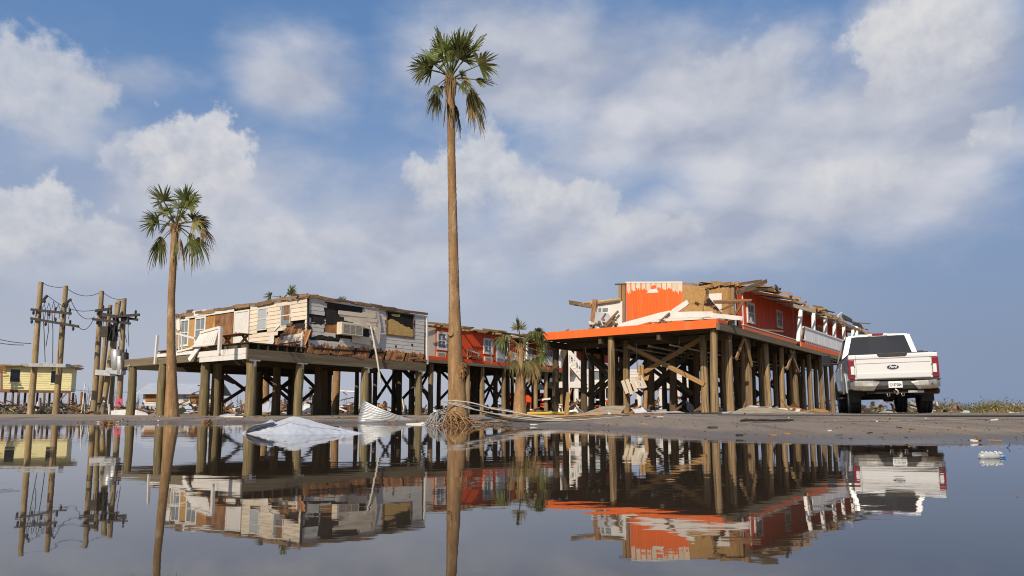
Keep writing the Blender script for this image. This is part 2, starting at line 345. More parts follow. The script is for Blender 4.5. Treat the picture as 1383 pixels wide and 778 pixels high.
def unit_post(m, v):
    k = ('p', m.name, v)
    if k not in _cache:
        rg = random.Random(v * 7 + 1); n = 11; rows = 7; vs = []
        bx, by = rg.uniform(-.12, .12), rg.uniform(-.12, .12)
        for i in range(rows):
            t = i / (rows - 1); rr = .53 - .07 * t + rg.uniform(-.018, .018)
            ox, oy = bx * math.sin(t * math.pi) * .6, by * math.sin(t * math.pi) * .6
            for a in range(n):
                q = 2 * math.pi * a / n; w = rr * (1 + rg.uniform(-.05, .05)); vs.append((ox + w * math.cos(q), oy + w * math.sin(q), t))
        fs = [(i * n + a, i * n + (a + 1) % n, (i + 1) * n + (a + 1) % n, (i + 1) * n + a) for i in range(rows - 1) for a in range(n)]
        b = MB(); b.add(vs, fs, True); b.add(vs[-n:], [tuple(range(n))]); b.add(vs[:n], [tuple(range(n - 1, -1, -1))])
        _cache[k] = b.mesh('post', m)
    return _cache[k]
def board(parent, name, p0, p1, w, t, m, up=(0, 0, 1), rough=False):
    """a board from p0 to p1; w is measured along up, t across"""
    p0 = Vector(p0); p1 = Vector(p1); x = p1 - p0; L = x.length; x.normalize(); up = Vector(up)
    z = up - x * up.dot(x)
    if z.length < 1e-3: z = Vector((1, 0, 0)) - x * x.x
    z.normalize(); y = z.cross(x)
    mw = Matrix.Translation((p0 + p1) / 2) @ Matrix((x, y, z)).transposed().to_4x4() @ Matrix.Diagonal((L, t, w, 1))
    return link(name, unit_rough(m, random.randrange(4)) if rough else unit_box(m), parent, None, mw)
def post(parent, name, x, y, z0, z1, d, m, lean=(0, 0)):
    mw = Matrix(((d, 0, lean[0], x), (0, d, lean[1], y), (0, 0, z1 - z0, z0), (0, 0, 0, 1)))
    mw = Matrix.Translation((x, y, z0)) @ Vector((lean[0], lean[1], z1 - z0)).to_track_quat('Z', 'Y').to_matrix().to_4x4() @ Matrix.Rotation(rnd(0, 6.28), 4, 'Z') @ Matrix.Diagonal((d, d, Vector((lean[0], lean[1], z1 - z0)).length, 1))
    return link(name, unit_post(m, random.randrange(6)), parent, None, mw)

class Frame:
    """a building's own ground frame: x runs along one wall, y along the other"""
    def __init__(s, ox, oy, deg):
        s.o = Vector((ox, oy, 0)); s.ang = R(deg); s.a = Vector((math.cos(s.ang), math.sin(s.ang), 0)); s.b = Vector((-s.a.y, s.a.x, 0))
    def loc(s, p): d = Vector(p) - s.o; return Vector((d.dot(s.a), d.dot(s.b), p[2]))
    def wor(s, p): return s.o + s.a * p[0] + s.b * p[1] + Vector((0, 0, p[2]))
class Plane:
    """wall plane in a frame. kind 'X': runs along x at y = off, faces -y; kind 'Y': runs along y at x = off, faces -x"""
    def __init__(s, fr, kind, off, parent): s.fr, s.k, s.off, s.par = fr, kind, off, parent
    def hit(s, x, y):
        d = pdir(x, y); c = Vector((0, 0, CAMZ)); n = s.fr.b if s.k == 'X' else s.fr.a
        t = ((s.fr.o - c).dot(n) + s.off) / d.dot(n); p = s.fr.loc(c + d * t)
        return (p.x if s.k == 'X' else p.y), p.z
    def P(s, q, z, o=0.0): return Vector((q, s.off - o, z)) if s.k == 'X' else Vector((s.off - o, q, z))
    def out(s): return Vector((0, -1, 0)) if s.k == 'X' else Vector((-1, 0, 0))
    def rect(s, x0, y0, x1, y1):
        a = s.hit(x0, (y0 + y1) / 2)[0]; b = s.hit(x1, (y0 + y1) / 2)[0]; xm = (x0 + x1) / 2
        return min(a, b), max(a, b), s.hit(xm, y1)[1], s.hit(xm, y0)[1]
    def box(s, name, q0, q1, z0, z1, o0, o1, m, parent=None, rough=False):
        parent = parent or s.par
        if abs(q1 - q0) >= z1 - z0: return board(parent, name, s.P(q0, (z0 + z1) / 2, (o0 + o1) / 2), s.P(q1, (z0 + z1) / 2, (o0 + o1) / 2), z1 - z0, abs(o1 - o0), m, rough=rough)
        return board(parent, name, s.P((q0 + q1) / 2, z0, (o0 + o1) / 2), s.P((q0 + q1) / 2, z1, (o0 + o1) / 2), abs(q1 - q0), abs(o1 - o0), m, s.P(1, 0) - s.P(0, 0), rough)
    def stick(s, name, a, b, w, t, m, o=0.0, o2=None, parent=None, rough=False):
        """a board between two photo-space points that lie on this plane"""
        o2 = o if o2 is None else o2; q0, z0 = s.hit(*a); q1, z1 = s.hit(*b)
        p0, p1 = s.P(q0, z0, o), s.P(q1, z1, o2); d = (p1 - p0).normalized(); up = d.cross(s.out())
        return board(parent or s.par, name, p0, p1, w, t, m, up, rough)
    def poly(s, name, pts, o0, o1, m, parent=None):
        """a flat sheet of real thickness with an outline given by photo points on this plane"""
        return s.polyq(name, [s.hit(*p) for p in pts], o0, o1, m, parent)
    def polyq(s, name, q, o0, o1, m, parent=None):
        n = len(q); vs = [s.P(a, b, o0) for a, b in q] + [s.P(a, b, o1) for a, b in q]
        b = MB().add(vs, [tuple(range(n)), tuple(range(2 * n - 1, n - 1, -1))] + [(i, i + n, (i + 1) % n + n, (i + 1) % n) for i in range(n)])
        return b.build(name, m, parent or s.par)
def siding(pl, q0, q1, z0, z1, pitch, m, holes, name='siding_board', t=.022, jit=.05, tilt=.11):
    """lapped boards in rows; holes are (q0, q1, z0, z1) on the same plane"""
    z = z0
    while z < z1 - .03:
        h = min(pitch, z1 - z); zc = z + h / 2
        iv = [(q0, q1)]
        for a, b, c, d in holes:
            if c - .02 < zc < d + .02:
                a += rnd(-jit, jit); b += rnd(-jit, jit); nv = []
                for u, v in iv:
                    if b <= u or a >= v: nv.append((u, v)); continue
                    if a > u: nv.append((u, a))
                    if b < v: nv.append((b, v))
                iv = nv
        for u, v in iv:
            if v - u < .04: continue
            # long walls are clad in several lengths
            cuts = [u]; L = 3.6
            x = u + L * (.55 if int(z * 100) % 2 else 1.0)
            while x < v - .4: cuts.append(x); x += L
            cuts.append(v)
            for c0, c1 in zip(cuts, cuts[1:]):
                board(pl.par, name, pl.P(c0 + .002, zc, t * .6), pl.P(c1 - .002, zc, t * .6), h + .012, t * .55, m, Vector((0, 0, 1)) - pl.out() * tilt)
        z += pitch
def window(pl, q0, q1, z0, z1, m, glass, fr=.07, sashes=2, o=.03, mull=0, name='window'):
    p = MB()
    def bx(a, b, c, d, o0, o1): A = pl.P(a, c, o0); B = pl.P(b, d, o1); p.lo(A, B)
    bx(q0, q1, z0, z0 + fr, 0, o); bx(q0, q1, z1 - fr, z1, 0, o); bx(q0, q0 + fr, z0 + fr, z1 - fr, 0, o); bx(q1 - fr, q1, z0 + fr, z1 - fr, 0, o)
    w = p.build(name, m, pl.par)
    zi0, zi1 = z0 + fr, z1 - fr
    for k in range(sashes):
        a = zi0 + (zi1 - zi0) * k / sashes; b = zi0 + (zi1 - zi0) * (k + 1) / sashes
        g = MB(); A = pl.P(q0 + fr, a + .015, .002); B = pl.P(q1 - fr, b - .015, .010 + .004 * k); g.lo(A, B); g.build('pane', glass, w)
    if sashes > 1:
        s = MB()
        for k in range(1, sashes):
            a = zi0 + (zi1 - zi0) * k / sashes; s.lo(pl.P(q0 + fr, a - .02, .003), pl.P(q1 - fr, a + .02, o * .85))
        for k in range(mull):
            x = q0 + fr + (q1 - q0 - 2 * fr) * (k + 1) / (mull + 1); s.lo(pl.P(x - .012, zi0, .012), pl.P(x + .012, zi1, o * .7))
        s.build('sash', m, w)
    return w
def grooved(pl, q0, q1, z0, z1, m, o=.02, pitch=.2, name='wall_panel', top=None):
    """vertical-grooved sheet: grooves are real recesses; top(q) gives an uneven upper edge"""
    prof = []; q = q0
    while q < q1 - 1e-4:
        e = min(q + pitch, q1); prof += [(q, o - .010), (q + .012, o - .010), (q + .014, o), (e, o)]; q = e
    prof.append((q1, o - .010))
    zt = lambda q: (top(q) if top else z1)
    b = MB(); b.grid([[pl.P(a, z0, c) for a, c in prof], [pl.P(a, zt(a), c) for a, c in prof]])
    b.grid([[pl.P(a, zt(a), c) for a, c in prof], [pl.P(a, zt(a), 0) for a, c in prof]])
    b.grid([[pl.P(q0, z0, 0), pl.P(q0, zt(q0), 0)], [pl.P(q1, z0, 0), pl.P(q1, zt(q1), 0)]])
    return b.build(name, m, pl.par)

# ------------------------------------------------------------------ terrain, road, puddle
SH = [(-60, 18.3), (-30, 18.1), (-12.8, 17.8), (-6.7, 17.7), (-3.9, 17.3), (-.64, 14.9), (1.41, 12.3), (1.9, 9.8), (2.3, 7.3), (2.96, 6.3), (4.4, 6.05), (9, 6.3), (20, 7.0), (60, 8)]
def shore(x):
    for (a, b), (c, d) in zip(SH, SH[1:]):
        if x <= c: t = max(0, (x - a) / (c - a)); t = t * t * (3 - 2 * t) if c - a < 2.9 else t; return b + (d - b) * t
    return SH[-1][1]
def hgt(x, y):
    t = y - shore(x) + (mnoise.noise(Vector((x * .7, y * .7, 9))) * .45 + mnoise.noise(Vector((x * 2.3, y * 2.3, 4))) * .16); k = min(1, max(0, (x + 1.0) / 5.0)); k = k * k * (3 - 2 * k)
    Hh = .135 + (.235 - .135) * k; tau = 1.8 + 2.6 * k
    n = mnoise.noise(Vector((x * .35, y * .35, 0))) * .5 + mnoise.noise(Vector((x * 1.3, y * 1.3, 3))) * .25
    if t < 0: return max(-.35, t * .045) + n * .012
    far = min(1, max(0, (y - 40) / 40))
    return Hh * (1 - math.exp(-t / tau)) * (1 - far) + .15 * far + n * .018 * min(1, t / 2)
def axis(lo, hi, parts):
    out = []
    for a, b, n in parts: out += [a + (b - a) * i / n for i in range(n)]
    return out + [parts[-1][1]]
def ground_mat():
    m = mat('sandy_ground', (.30, .245, .175), (.20, .16, .115), 1.4, rough=.95, bump=.8, bscale=6, dirt=(.12, .10, .06), dirt_scale=.5, var=0)
    return m
XS = axis(0, 0, [(-3000, -300, 5), (-300, -60, 10), (-60, -16, 22), (-16, 18, 110), (18, 60, 24), (60, 300, 10), (300, 3000, 5)])
YS = axis(0, 0, [(-400, -40, 6), (-40, 3, 14), (3, 30, 90), (30, 60, 40), (60, 300, 16), (300, 4500, 8)])
g = MB(); g.grid([[(x, y, hgt(x, y)) for x in XS] for y in YS], True)
tag(g.build('ground', ground_mat(), fix=False), kind='structure')
def asphalt():
    m, nt, b = new_mat('damp_asphalt'); N = nt.nodes; L = nt.links
    geo = N.new('ShaderNodeNewGeometry'); sp = N.new('ShaderNodeSeparateXYZ'); L.new(geo.outputs['Position'], sp.inputs[0])
    def ns(sc, det=6):
        n = N.new('ShaderNodeTexNoise'); L.new(geo.outputs['Position'], n.inputs['Vector']); n.inputs['Scale'].default_value = sc; n.inputs['Detail'].default_value = det; n.inputs['Roughness'].default_value = .65; return n.outputs[0]
    def mr(v, a, bb, c=0., d=1.):
        n = N.new('ShaderNodeMapRange'); L.new(v, n.inputs[0])
        for i, q in enumerate((a, bb, c, d)): n.inputs[i + 1].default_value = q
        return n.outputs[0]
    def mx(f, a, bb):
        n = N.new('ShaderNodeMix'); n.data_type = 'RGBA'; L.new(f, n.inputs[0])
        for i, v in ((6, a), (7, bb)):
            if isinstance(v, tuple): n.inputs[i].default_value = v + (1,)
            else: L.new(v, n.inputs[i])
        return n.outputs[2]
    c = mx(mr(ns(1.2), .35, .65), (.165, .125, .090), (.108, .081, .058))
    c = mx(mr(ns(70, 3), .40, .62), c, (.25, .205, .16))                       # exposed pale stones in the surface
    c = mx(mr(ns(.6), .52, .7), c, (.215, .168, .12))                           # dried silt
    tr = N.new('ShaderNodeVectorMath'); tr.operation = 'MULTIPLY'; L.new(geo.outputs['Position'], tr.inputs[0]); tr.inputs[1].default_value = (.9, .13, 1)
    tn = N.new('ShaderNodeTexNoise'); L.new(tr.outputs[0], tn.inputs['Vector']); tn.inputs['Scale'].default_value = 1.6; tn.inputs['Detail'].default_value = 7; tn.inputs['Roughness'].default_value = .68
    c = mx(mr(tn.outputs[0], .52, .66), c, (.082, .062, .046)); c = mx(mr(tn.outputs[0], .46, .34), c, (.245, .195, .145))   # wheel-worn and silted lanes
    hh = N.new('ShaderNodeMath'); hh.operation = 'ADD'; L.new(sp.outputs[2], hh.inputs[0]); L.new(mr(ns(1.1), 0, 1, -.035, .035), hh.inputs[1])
    wet = mr(hh.outputs[0], .07, .015)                                          # soaked next to the water
    c = mx(wet, c, (.085, .07, .055)); L.new(c, b.inputs['Base Color'])
    L.new(mr(wet, 0, 1, .92, .30), b.inputs['Roughness'])
    bp = N.new('ShaderNodeBump'); bp.inputs['Strength'].default_value = .7; bp.inputs['Distance'].default_value = .012; L.new(ns(45, 4), bp.inputs['Height']); L.new(bp.outputs[0], b.inputs['Normal'])
    return m
# the road follows the water's edge: narrow on the left, wide where the truck stands
def road_back(x):
    pts = [(-60, 22.5), (-12, 22.2), (-4, 21.0), (1, 20.2), (4.5, 20.6), (7, 22.5), (10, 27), (15, 34), (60, 60)]
    for (a, b), (c, d) in zip(pts, pts[1:]):
        if x <= c: return b + (d - b) * max(0, (x - a) / (c - a))
    return pts[-1][1]
rx = [x for x in XS if -60 <= x <= 60]; rows = []
for i in range(42):
    t = i / 41; rows.append([(x, shore(x) - 2.2 + (road_back(x) - shore(x) + 2.2) * t, hgt(x, shore(x) - 2.2 + (road_back(x) - shore(x) + 2.2) * t) + .006 + .006 * math.sin(min(1, (1 - t) * 8) * 1.57)) for x in rx])
r_ = MB(); r_.grid(rows, True)
tag(r_.build('road', asphalt(), fix=False), kind='structure')
# worn paint line along the road on the right
ln = []
for off in (0, .11):
    row = []
    for i in range(60):
        x = 3.0 + i * .2; y = 9.2 + .28 * (x - 3) + off + .02 * math.sin(i * 1.3); row.append((x, y, hgt(x, y) + .0165))
    ln.append(row)
lm = mat('worn_road_paint', (.46, .42, .36), (.24, .20, .16), 9, rough=.9, dirt=(.17, .14, .11), dirt_scale=4, dirt_lo=.42, dirt_hi=.56, var=0)
tag(MB().grid(ln, True).build('road_marking', lm, fix=False), kind='structure')
def water_mat():
    m, nt, b = new_mat('puddle_water'); N = nt.nodes; L = nt.links
    b.inputs['IOR'].default_value = 1.48; b.inputs['Specular IOR Level'].default_value = .5; b.inputs['Roughness'].default_value = .018
    geo = N.new('ShaderNodeNewGeometry')
    def ns(sc, st, det=2):
        mp = N.new('ShaderNodeVectorMath'); mp.operation = 'MULTIPLY'; L.new(geo.outputs['Position'], mp.inputs[0]); mp.inputs[1].default_value = st
        n = N.new('ShaderNodeTexNoise'); L.new(mp.outputs[0], n.inputs['Vector']); n.inputs['Scale'].default_value = sc; n.inputs['Detail'].default_value = det; return n.outputs[0]
    mxn = N.new('ShaderNodeMix'); mxn.data_type = 'RGBA'; mrn = N.new('ShaderNodeMapRange'); L.new(ns(.8, (1, 1, 1), 5), mrn.inputs[0]); mrn.inputs[1].default_value = .35; mrn.inputs[2].default_value = .65
    L.new(mrn.outputs[0], mxn.inputs[0]); mxn.inputs[6].default_value = (.040, .030, .021, 1); mxn.inputs[7].default_value = (.030, .023, .016, 1); L.new(mxn.outputs[2], b.inputs['Base Color'])
    a = N.new('ShaderNodeMath'); a.operation = 'MULTIPLY'; L.new(ns(3.2, (.35, 1.0, 1), 2), a.inputs[0]); a.inputs[1].default_value = .0009
    c = N.new('ShaderNodeMath'); c.operation = 'MULTIPLY_ADD'; L.new(ns(17, (.5, 1.0, 1), 2), c.inputs[0]); c.inputs[1].default_value = .00013; L.new(a.outputs[0], c.inputs[2])
    pt = N.new('ShaderNodeMapRange'); L.new(ns(.45, (.5, 1, 1), 3), pt.inputs[0]); pt.inputs[1].default_value = .42; pt.inputs[2].default_value = .66; pt.inputs[3].default_value = .55; pt.inputs[4].default_value = 1.9
    pm = N.new('ShaderNodeMath'); pm.operation = 'MULTIPLY'; L.new(c.outputs[0], pm.inputs[0]); L.new(pt.outputs[0], pm.inputs[1])
    bp = N.new('ShaderNodeBump'); bp.inputs['Strength'].default_value = 1.0; bp.inputs['Distance'].default_value = 1.0; L.new(pm.outputs[0], bp.inputs['Height']); L.new(bp.outputs[0], b.inputs['Normal'])
    return m
wt = MB(); wt.add([(-70, -60, 0), (70, -60, 0), (70, 30, 0), (-70, 30, 0)], [(0, 1, 2, 3)])
wo = wt.build('water', water_mat(), fix=False); tag(wo, kind='structure')

# ------------------------------------------------------------------ white house on piles
WF = Frame(*px(415, 430, 27)[:2], 53.3)
wh = thing('stilt_house', 'storm-torn white and cream flat-topped house raised on timber piles', 'house', WF.o, WF.ang)
FX = Plane(WF, 'X', 0, wh); FY = Plane(WF, 'Y', 0, wh); DY = Plane(WF, 'Y', -2.54, wh)
LX, LY, ZF, ZW, ZR = 6.53, 9.65, 2.80, 4.62, 4.78
# structure: beams, joists, floor
board(wh, 'beam', (-2.54, -.02, 2.30), (6.53, -.02, 2.30), .38, .10, M['beam'])
board(wh, 'beam', (-2.40, .34, 2.28), (6.5, .34, 2.28), .30, .10, M['joist'])
for y in (3.2, 6.3, 9.4): board(wh, 'beam', (-2.45, y, 2.28), (6.4, y, 2.28), .32, .12, M['joist'])
for i in range(23):
    x = -2.42 + i * .405; board(wh, 'joist', (x, .06 + (.0 if i % 3 else .01), 2.60), (x, 9.5 if x > 0 else 6.2, 2.60), .20, .05, M['joist'])
for i in range(22):
    y = .05 + i * .285
    if i in (9, 10, 15): continue
    board(wh, 'deck_board', (-2.5, y + .13, 2.725), (-.03, y + .13, 2.725), .035, .27, M['joist'])
MB().lo((.03, .05, 2.705), (6.48, 9.6, 2.76)).build('floor', M['joist'], wh)
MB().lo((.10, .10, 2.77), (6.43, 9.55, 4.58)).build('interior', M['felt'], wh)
for q, y in ((-2.32, 560), (-.35, 560), (3.15, 560), (6.25, 560)): pass
fx = [FX.hit(x, 540)[0] for x in (340.5, 405.5, 495, 568)]
for i, x in enumerate(fx):
    post(wh, 'post', x, .14, hgt(*WF.wor((x, .14, 0))[:2]) - .25, 2.14 if i else 2.12, (.37, .33, .35, .33)[i], M['post_green'], (rnd(-.04, .04), rnd(-.04, .04)))
    FX.box('tie_plate', x - .22 + .0, x + .22, 2.07, 2.115, .075, .08, M['galv'])
    FX.box('tie_plate', x - .045, x + .045, 1.88, 2.07, .075 + .012, .095, M['galv'])
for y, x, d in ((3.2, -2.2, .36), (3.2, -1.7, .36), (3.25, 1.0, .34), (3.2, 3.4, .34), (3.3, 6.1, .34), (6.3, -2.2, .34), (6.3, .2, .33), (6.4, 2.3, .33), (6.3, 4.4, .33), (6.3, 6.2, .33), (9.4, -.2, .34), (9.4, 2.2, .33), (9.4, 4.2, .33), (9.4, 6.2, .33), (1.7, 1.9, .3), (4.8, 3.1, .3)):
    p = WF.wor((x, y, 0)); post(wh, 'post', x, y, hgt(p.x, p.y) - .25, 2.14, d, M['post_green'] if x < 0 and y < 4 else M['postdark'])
board(wh, 'brace', (-2.3, 3.3, 2.0), (-.9, 3.3, 1.45), .17, .06, M['joist'])
for y in (6.1, 9.2):
    for a, b in ((2.3, 4.4), (4.4, 6.2)):
        board(wh, 'brace', (a, y, 2.05), (b, y, .75), .16, .05, M['joist']); board(wh, 'brace', (b, y + .06, 2.05), (a, y + .06, .75), .16, .05, M['joist'])
# porch fascia and rails on the sunny side
q0 = DY.hit(268, 478)[0]; qe = DY.hit(213, 478)[0]
DY.box('fascia_board', -.02, q0, 2.32, 2.53, .002, .04, M['white']); DY.box('fascia_board', -.02, q0 - .15, 2.13, 2.312, .002, .035, M['white'])
DY.box('fascia_board', q0 + .05, qe, 2.47, 2.60, .002, .04, M['white']); DY.box('beam', -.02, 9.0, 2.18, 2.50, -.10, -.004, M['beam'])
DY.stick('fascia_board', (272, 466), (263, 487), .20, .04, M['white'], .05, .22)
DY.stick('rail_post', (211.5, 492), (215, 453), .10, .09, M['white'], .06)
for x in (237.5, 298.5): DY.stick('rail_post', (x, 490 if x < 250 else 478), (x + 2, 450 if x < 250 else 441), .13, .10, M['white'], .07)
DY.stick('rail', (239, 450.5), (265, 457), .07, .06, M['white'], .05)
for x in (243.5, 247): DY.stick('baluster', (x, 476), (x + .5, 452), .05, .04, M['white'], .05)
DY.stick('rail', (241, 475), (262, 470), .07, .05, M['white'], .05)
# sunny wall: cladding, openings, exposed sheets
def R_(pl, *r): return pl.rect(*r)
door = R_(FY, 317, 419, 337, 472); w1 = R_(FY, 348, 416, 361, 446); w2 = R_(FY, 379.5, 411, 393, 441)
cd = door[0] - .02
dmg = [(R_(FY, 369, 453, 413, 480)), (R_(FY, 375, 444, 413, 478)), (R_(FY, 386, 437, 399, 478)), (R_(FY, 397, 433, 413, 452))]
siding(FY, 0.0, cd, 2.82, ZW, .165, M['cream'], [w1, w2] + dmg)
siding(FY, -.0, cd + .05, 2.70, 2.80, .1, M['brownwood'], [], 'siding_board')
fr = door[1]; far = LY
FY.box('door', door[0] + .05, door[1] - .05, 2.80, 4.46, .0, .035, M['white'])
d_ = MB()
for a, b in ((door[0], door[0] + .06), (door[1] - .06, door[1])): d_.lo(FY.P(a, 2.8, 0), FY.P(b, 4.52, .06))
d_.lo(FY.P(door[0] + .06, 4.45, 0), FY.P(door[1] - .06, 4.52, .058)); d_.build('door_frame', M['white'], wh)
MB().lo(FY.P(door[1] - .22, 3.55, .036), FY.P(door[1] - .14, 3.63, .08)).build('door_handle', M['galv'], wh)
window(FY, *w1, M['whiteside'], M['pale_glass'], .05, 2)
wp = window(FY, *w2, M['whiteside'], M['window_glass'], .05, 2)
FY.box('curtain', w2[0] + .06, w2[0] + .45, w2[3] - .62, w2[3] - .06, .011, .02, M['brownwood'])
for i, (a, b, mt) in enumerate(((337 - 21, 291, 'ply'), (291, 278.5, 'ply'), (264, 256, 'ply'), (244, 238, 'ply'))):
    u, v = sorted((FY.hit(a, 450)[0], FY.hit(b, 450)[0])); v = min(v, far)
    FY.box('wall_sheet', u + .02, v, 2.80, 4.50 - .03 * i, .0, .02 + .004 * i, M['brownwood' if i == 0 else 'osb' if i > 1 else mt])
for a, b in ((264, 278.5), (244, 256)):
    r = R_(FY, a, 428 if a > 260 else 431, b, 463 if a > 260 else 468); window(FY, *r, M['white'], M['window_glass'], .09, 2, .05, 1)
    FY.box('wall_sheet', r[0], r[1], 2.80, r[2] - .01, .0, .022, M['osb'])
FY.poly('flashing', [(318, 417), (262, 425), (252, 428), (252, 431), (318, 421)], .055, .065, M['white'])
FY.poly('flashing', [(262, 421), (280, 418), (281, 424), (262, 428)], .07, .08, M['white'])
FY.poly('flashing', [(241, 433), (245, 430), (246, 446), (243, 447), (241, 444)], .09, .10, M['white'])
for i in range(9):                                                                    # hanging battens near the end of the wall
    x = 252 - i * 1.5; FY.stick('batten', (x, 424 + rnd(-1, 1)), (x + rnd(-2, 2), 430 + rnd(-2, 3)), .06, .03, M['roofwood'], .06)
# the torn corner: bare diagonal sheathing boards
def slats(pl, qa, qb, zlo, zhi, lean, m='slat', w=.10, step=.118):
    q = qa
    while q < qb:
        a = zlo + rnd(0, .05); b = zhi(q) if callable(zhi) else zhi + rnd(-.10, .04)
        if random.random() > .06: board(wh, 'slat', pl.P(q, a, .02 + rnd(0, .03)), pl.P(q + lean * (b - a), b, .02 + rnd(0, .02)), w * rnd(.75, 1.05), .025, M[m], pl.P(1, 0) - pl.P(0, 0), True)
        q += step
slats(FY, .05, 2.3, 2.78, lambda q: 3.42 - .30 * max(0, q - 1.1) + rnd(-.06, .06), -.55)
for i in range(7): board(wh, 'slat', FY.P(.35 + rnd(0, .6), 3.30 + i * .07, .05), FY.P(1.5 - i * .05, 3.26 + i * .075 + rnd(-.05, .05), .04), .07, .02, M['brownwood'], rough=True)
FY.stick('siding_board', (379, 462), (411, 458), .14, .03, M['cream'], .07); FY.stick('siding_board', (385, 457), (412, 452), .14, .03, M['cream'], .06)
FY.stick('corner_trim', (411.5, 448), (409, 475), .07, .05, M['white'], .09); FY.stick('siding_board', (403, 464), (411, 465), .05, .02, M['white'], .08)
FY.poly('siding_scrap', [(366, 455), (373, 452), (373, 462), (370, 468), (366, 466)], .09, .10, M['white'])
FY.stick('siding_board', (372, 446), (379, 439), .07, .02, M['white'], .05)
# shaded wall
hA = R_(FX, 418, 423.5, 440, 436); hB = R_(FX, 439, 410, 457, 452); hC = R_(FX, 439, 410, 490, 421); hD = R_(FX, 456, 428, 478, 438); hE = R_(FX, 426, 455, 459, 461); hF = R_(FX, 484, 443, 498, 455); hG = R_(FX, 452, 449, 484, 455)
bigw = R_(FX, 521, 422, 558.5, 455)
siding(FX, .06, LX - .1, 2.88, ZW - .02, .165, M['whiteside'], [hA, hB, hC, hD, hE, hF, hG, bigw], jit=.09, tilt=.05)
FX.box('wall_sheet', .02, LX - .02, 2.80, ZW - .03, -.03, -.002, M['felt'])
r = R_(FX, 439, 436, 456, 451); FX.box('wall_sheet', r[0], r[1], r[2], r[3], .0, .01, M['ply'])
for i in range(8):
    s = R_(FX, 418 + i * 5, 434, 424 + i * 5, 437); FX.polyq('siding_scrap', [(s[0], s[2] - rnd(0, .08)), (s[1], s[2] - rnd(0, .08)), (s[1], s[2] + rnd(0.03, .1)), (s[0], s[2] + rnd(.0, .1))], .012, .02, M['felt'])
tears = [(424, 457, 8), (434, 455, 9), (444, 457, 10), (455, 458, 6), (418, 447, 5)]
for x, y, n in tears:
    pts = [(x + n * math.cos(k * .785) * rnd(.6, 1.1), y + n * .32 * math.sin(k * .785) * rnd(.5, 1.2)) for k in range(8)]; FX.poly('felt_tear', pts, .026, .030, M['felt'])
FX.poly('felt_tear', [(416, 438), (421, 443), (420, 455), (417, 459), (415.4, 455)], .026, .032, M['felt'])
FX.stick('corner_trim', (415.5, 399), (415.5, 446), .06, .06, M['felt'], .03)
FX.poly('siding_scrap', [(416, 460), (458, 465), (458, 472), (416, 467)], .032, .038, M['whiteside'])
# loose boards and panels hanging round the air conditioner
for a, b in (((456, 422), (505, 428)), ((457, 425), (507, 434)), ((462, 430), (506, 440)), ((476, 436), (507, 445)), ((473, 455), (498, 459)), ((474, 460), (498, 464))):
    FX.stick('siding_board', a, b, .17, .02, M['cream'], .07 + rnd(0, .04), .10, rough=True)
FX.poly('siding_panel', [(492, 418), (508, 421), (508, 440), (493, 437)], .075, .09, M['cream'])
FX.poly('siding_panel', [(503, 443), (511.5, 441), (509.5, 462), (506, 471), (501, 470)], .12, .15, M['cream'])
FX.stick('siding_board', (507, 421), (511, 443), .18, .02, M['cream'], .08)
# window air conditioner
ac = R_(FX, 454.5, 437, 484, 453.5); A = MB(); A.lo(FX.P(ac[0], ac[2], .0), FX.P(ac[1], ac[3], .30)); aco = bevel(A.build('air_conditioner', M['acbody'], wh), .015)
for k, (a, b) in enumerate(((.08, .36), (.40, .60), (.64, .92))):
    G = MB(); wq = ac[1] - ac[0]
    for j in range(7):
        z = ac[2] + .08 + j * (ac[3] - ac[2] - .14) / 7; G.lo(FX.P(ac[0] + a * wq, z, .301), FX.P(ac[0] + b * wq, z + .025, .312))
    G.build('grille', M['acgrille'], aco)
# big opening with sagging insulation
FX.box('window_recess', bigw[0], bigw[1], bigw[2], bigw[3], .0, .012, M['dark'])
b_ = MB()
for a, b, c, d in ((bigw[0], bigw[1], bigw[2], bigw[2] + .06), (bigw[0], bigw[1], bigw[3] - .05, bigw[3]), (bigw[0], bigw[0] + .05, bigw[2] + .06, bigw[3] - .05), (bigw[1] - .05, bigw[1], bigw[2] + .06, bigw[3] - .05)): b_.lo(FX.P(a, c, .0), FX.P(b, d, .05))
b_.build('window_frame', M['brownwood'], wh)
ins = []
for i in range(15):
    t = i / 14; q = bigw[0] + .06 + (bigw[1] - bigw[0] - .12) * t; ins.append((q, bigw[2] + (bigw[3] - bigw[2]) * (.56 + .10 * math.sin(t * 5 + .8) - .22 * max(0, t - .82) * 4 + rnd(-.03, .03))))
FX.polyq('insulation', [(bigw[0] + .06, bigw[2] + .06)] + ins + [(bigw[1] - .06, bigw[2] + .06)], .014, .03, M['insul'])
FX.poly('insulation', [(528, 424), (540, 425), (539, 428), (529, 427)], .016, .03, M['insul'])
for x, y in ((534, 468), (556, 466)): FX.poly('felt_tear', [(x - 1.3, y - 1.5), (x + 1, y - 1.6), (x + 1.3, y + 1), (x, y + 2), (x - 1, y + 1)], .026, .030, M['felt'])
FX.stick('corner_trim', (576, 428), (576.5, 492), .09, .06, M['white'], .03); FX.stick('top_trim', (416, 402.5), (576, 428), .07, .03, M['white'], .035)
# rotten skirting of leaning boards over the beam
slats(FX, .05, LX - .25, 2.47, 2.93, .45, 'slat', .12, .118)
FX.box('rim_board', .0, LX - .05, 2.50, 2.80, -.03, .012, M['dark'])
FX.stick('slat', (421, 470), (520, 477), .06, .03, M['felt'], .05); FX.stick('slat', (560, 486), (575, 487), .10, .03, M['slat'], .06, rough=True)
for i in range(8): x = rnd(418, 570); y = 470 + (x - 415) * .075 + rnd(0, 9); FX.stick('slat', (x - rnd(3, 8), y), (x + rnd(3, 8), y + rnd(-3, 5)), .09, .03, M['brownwood'], .07, rough=True)
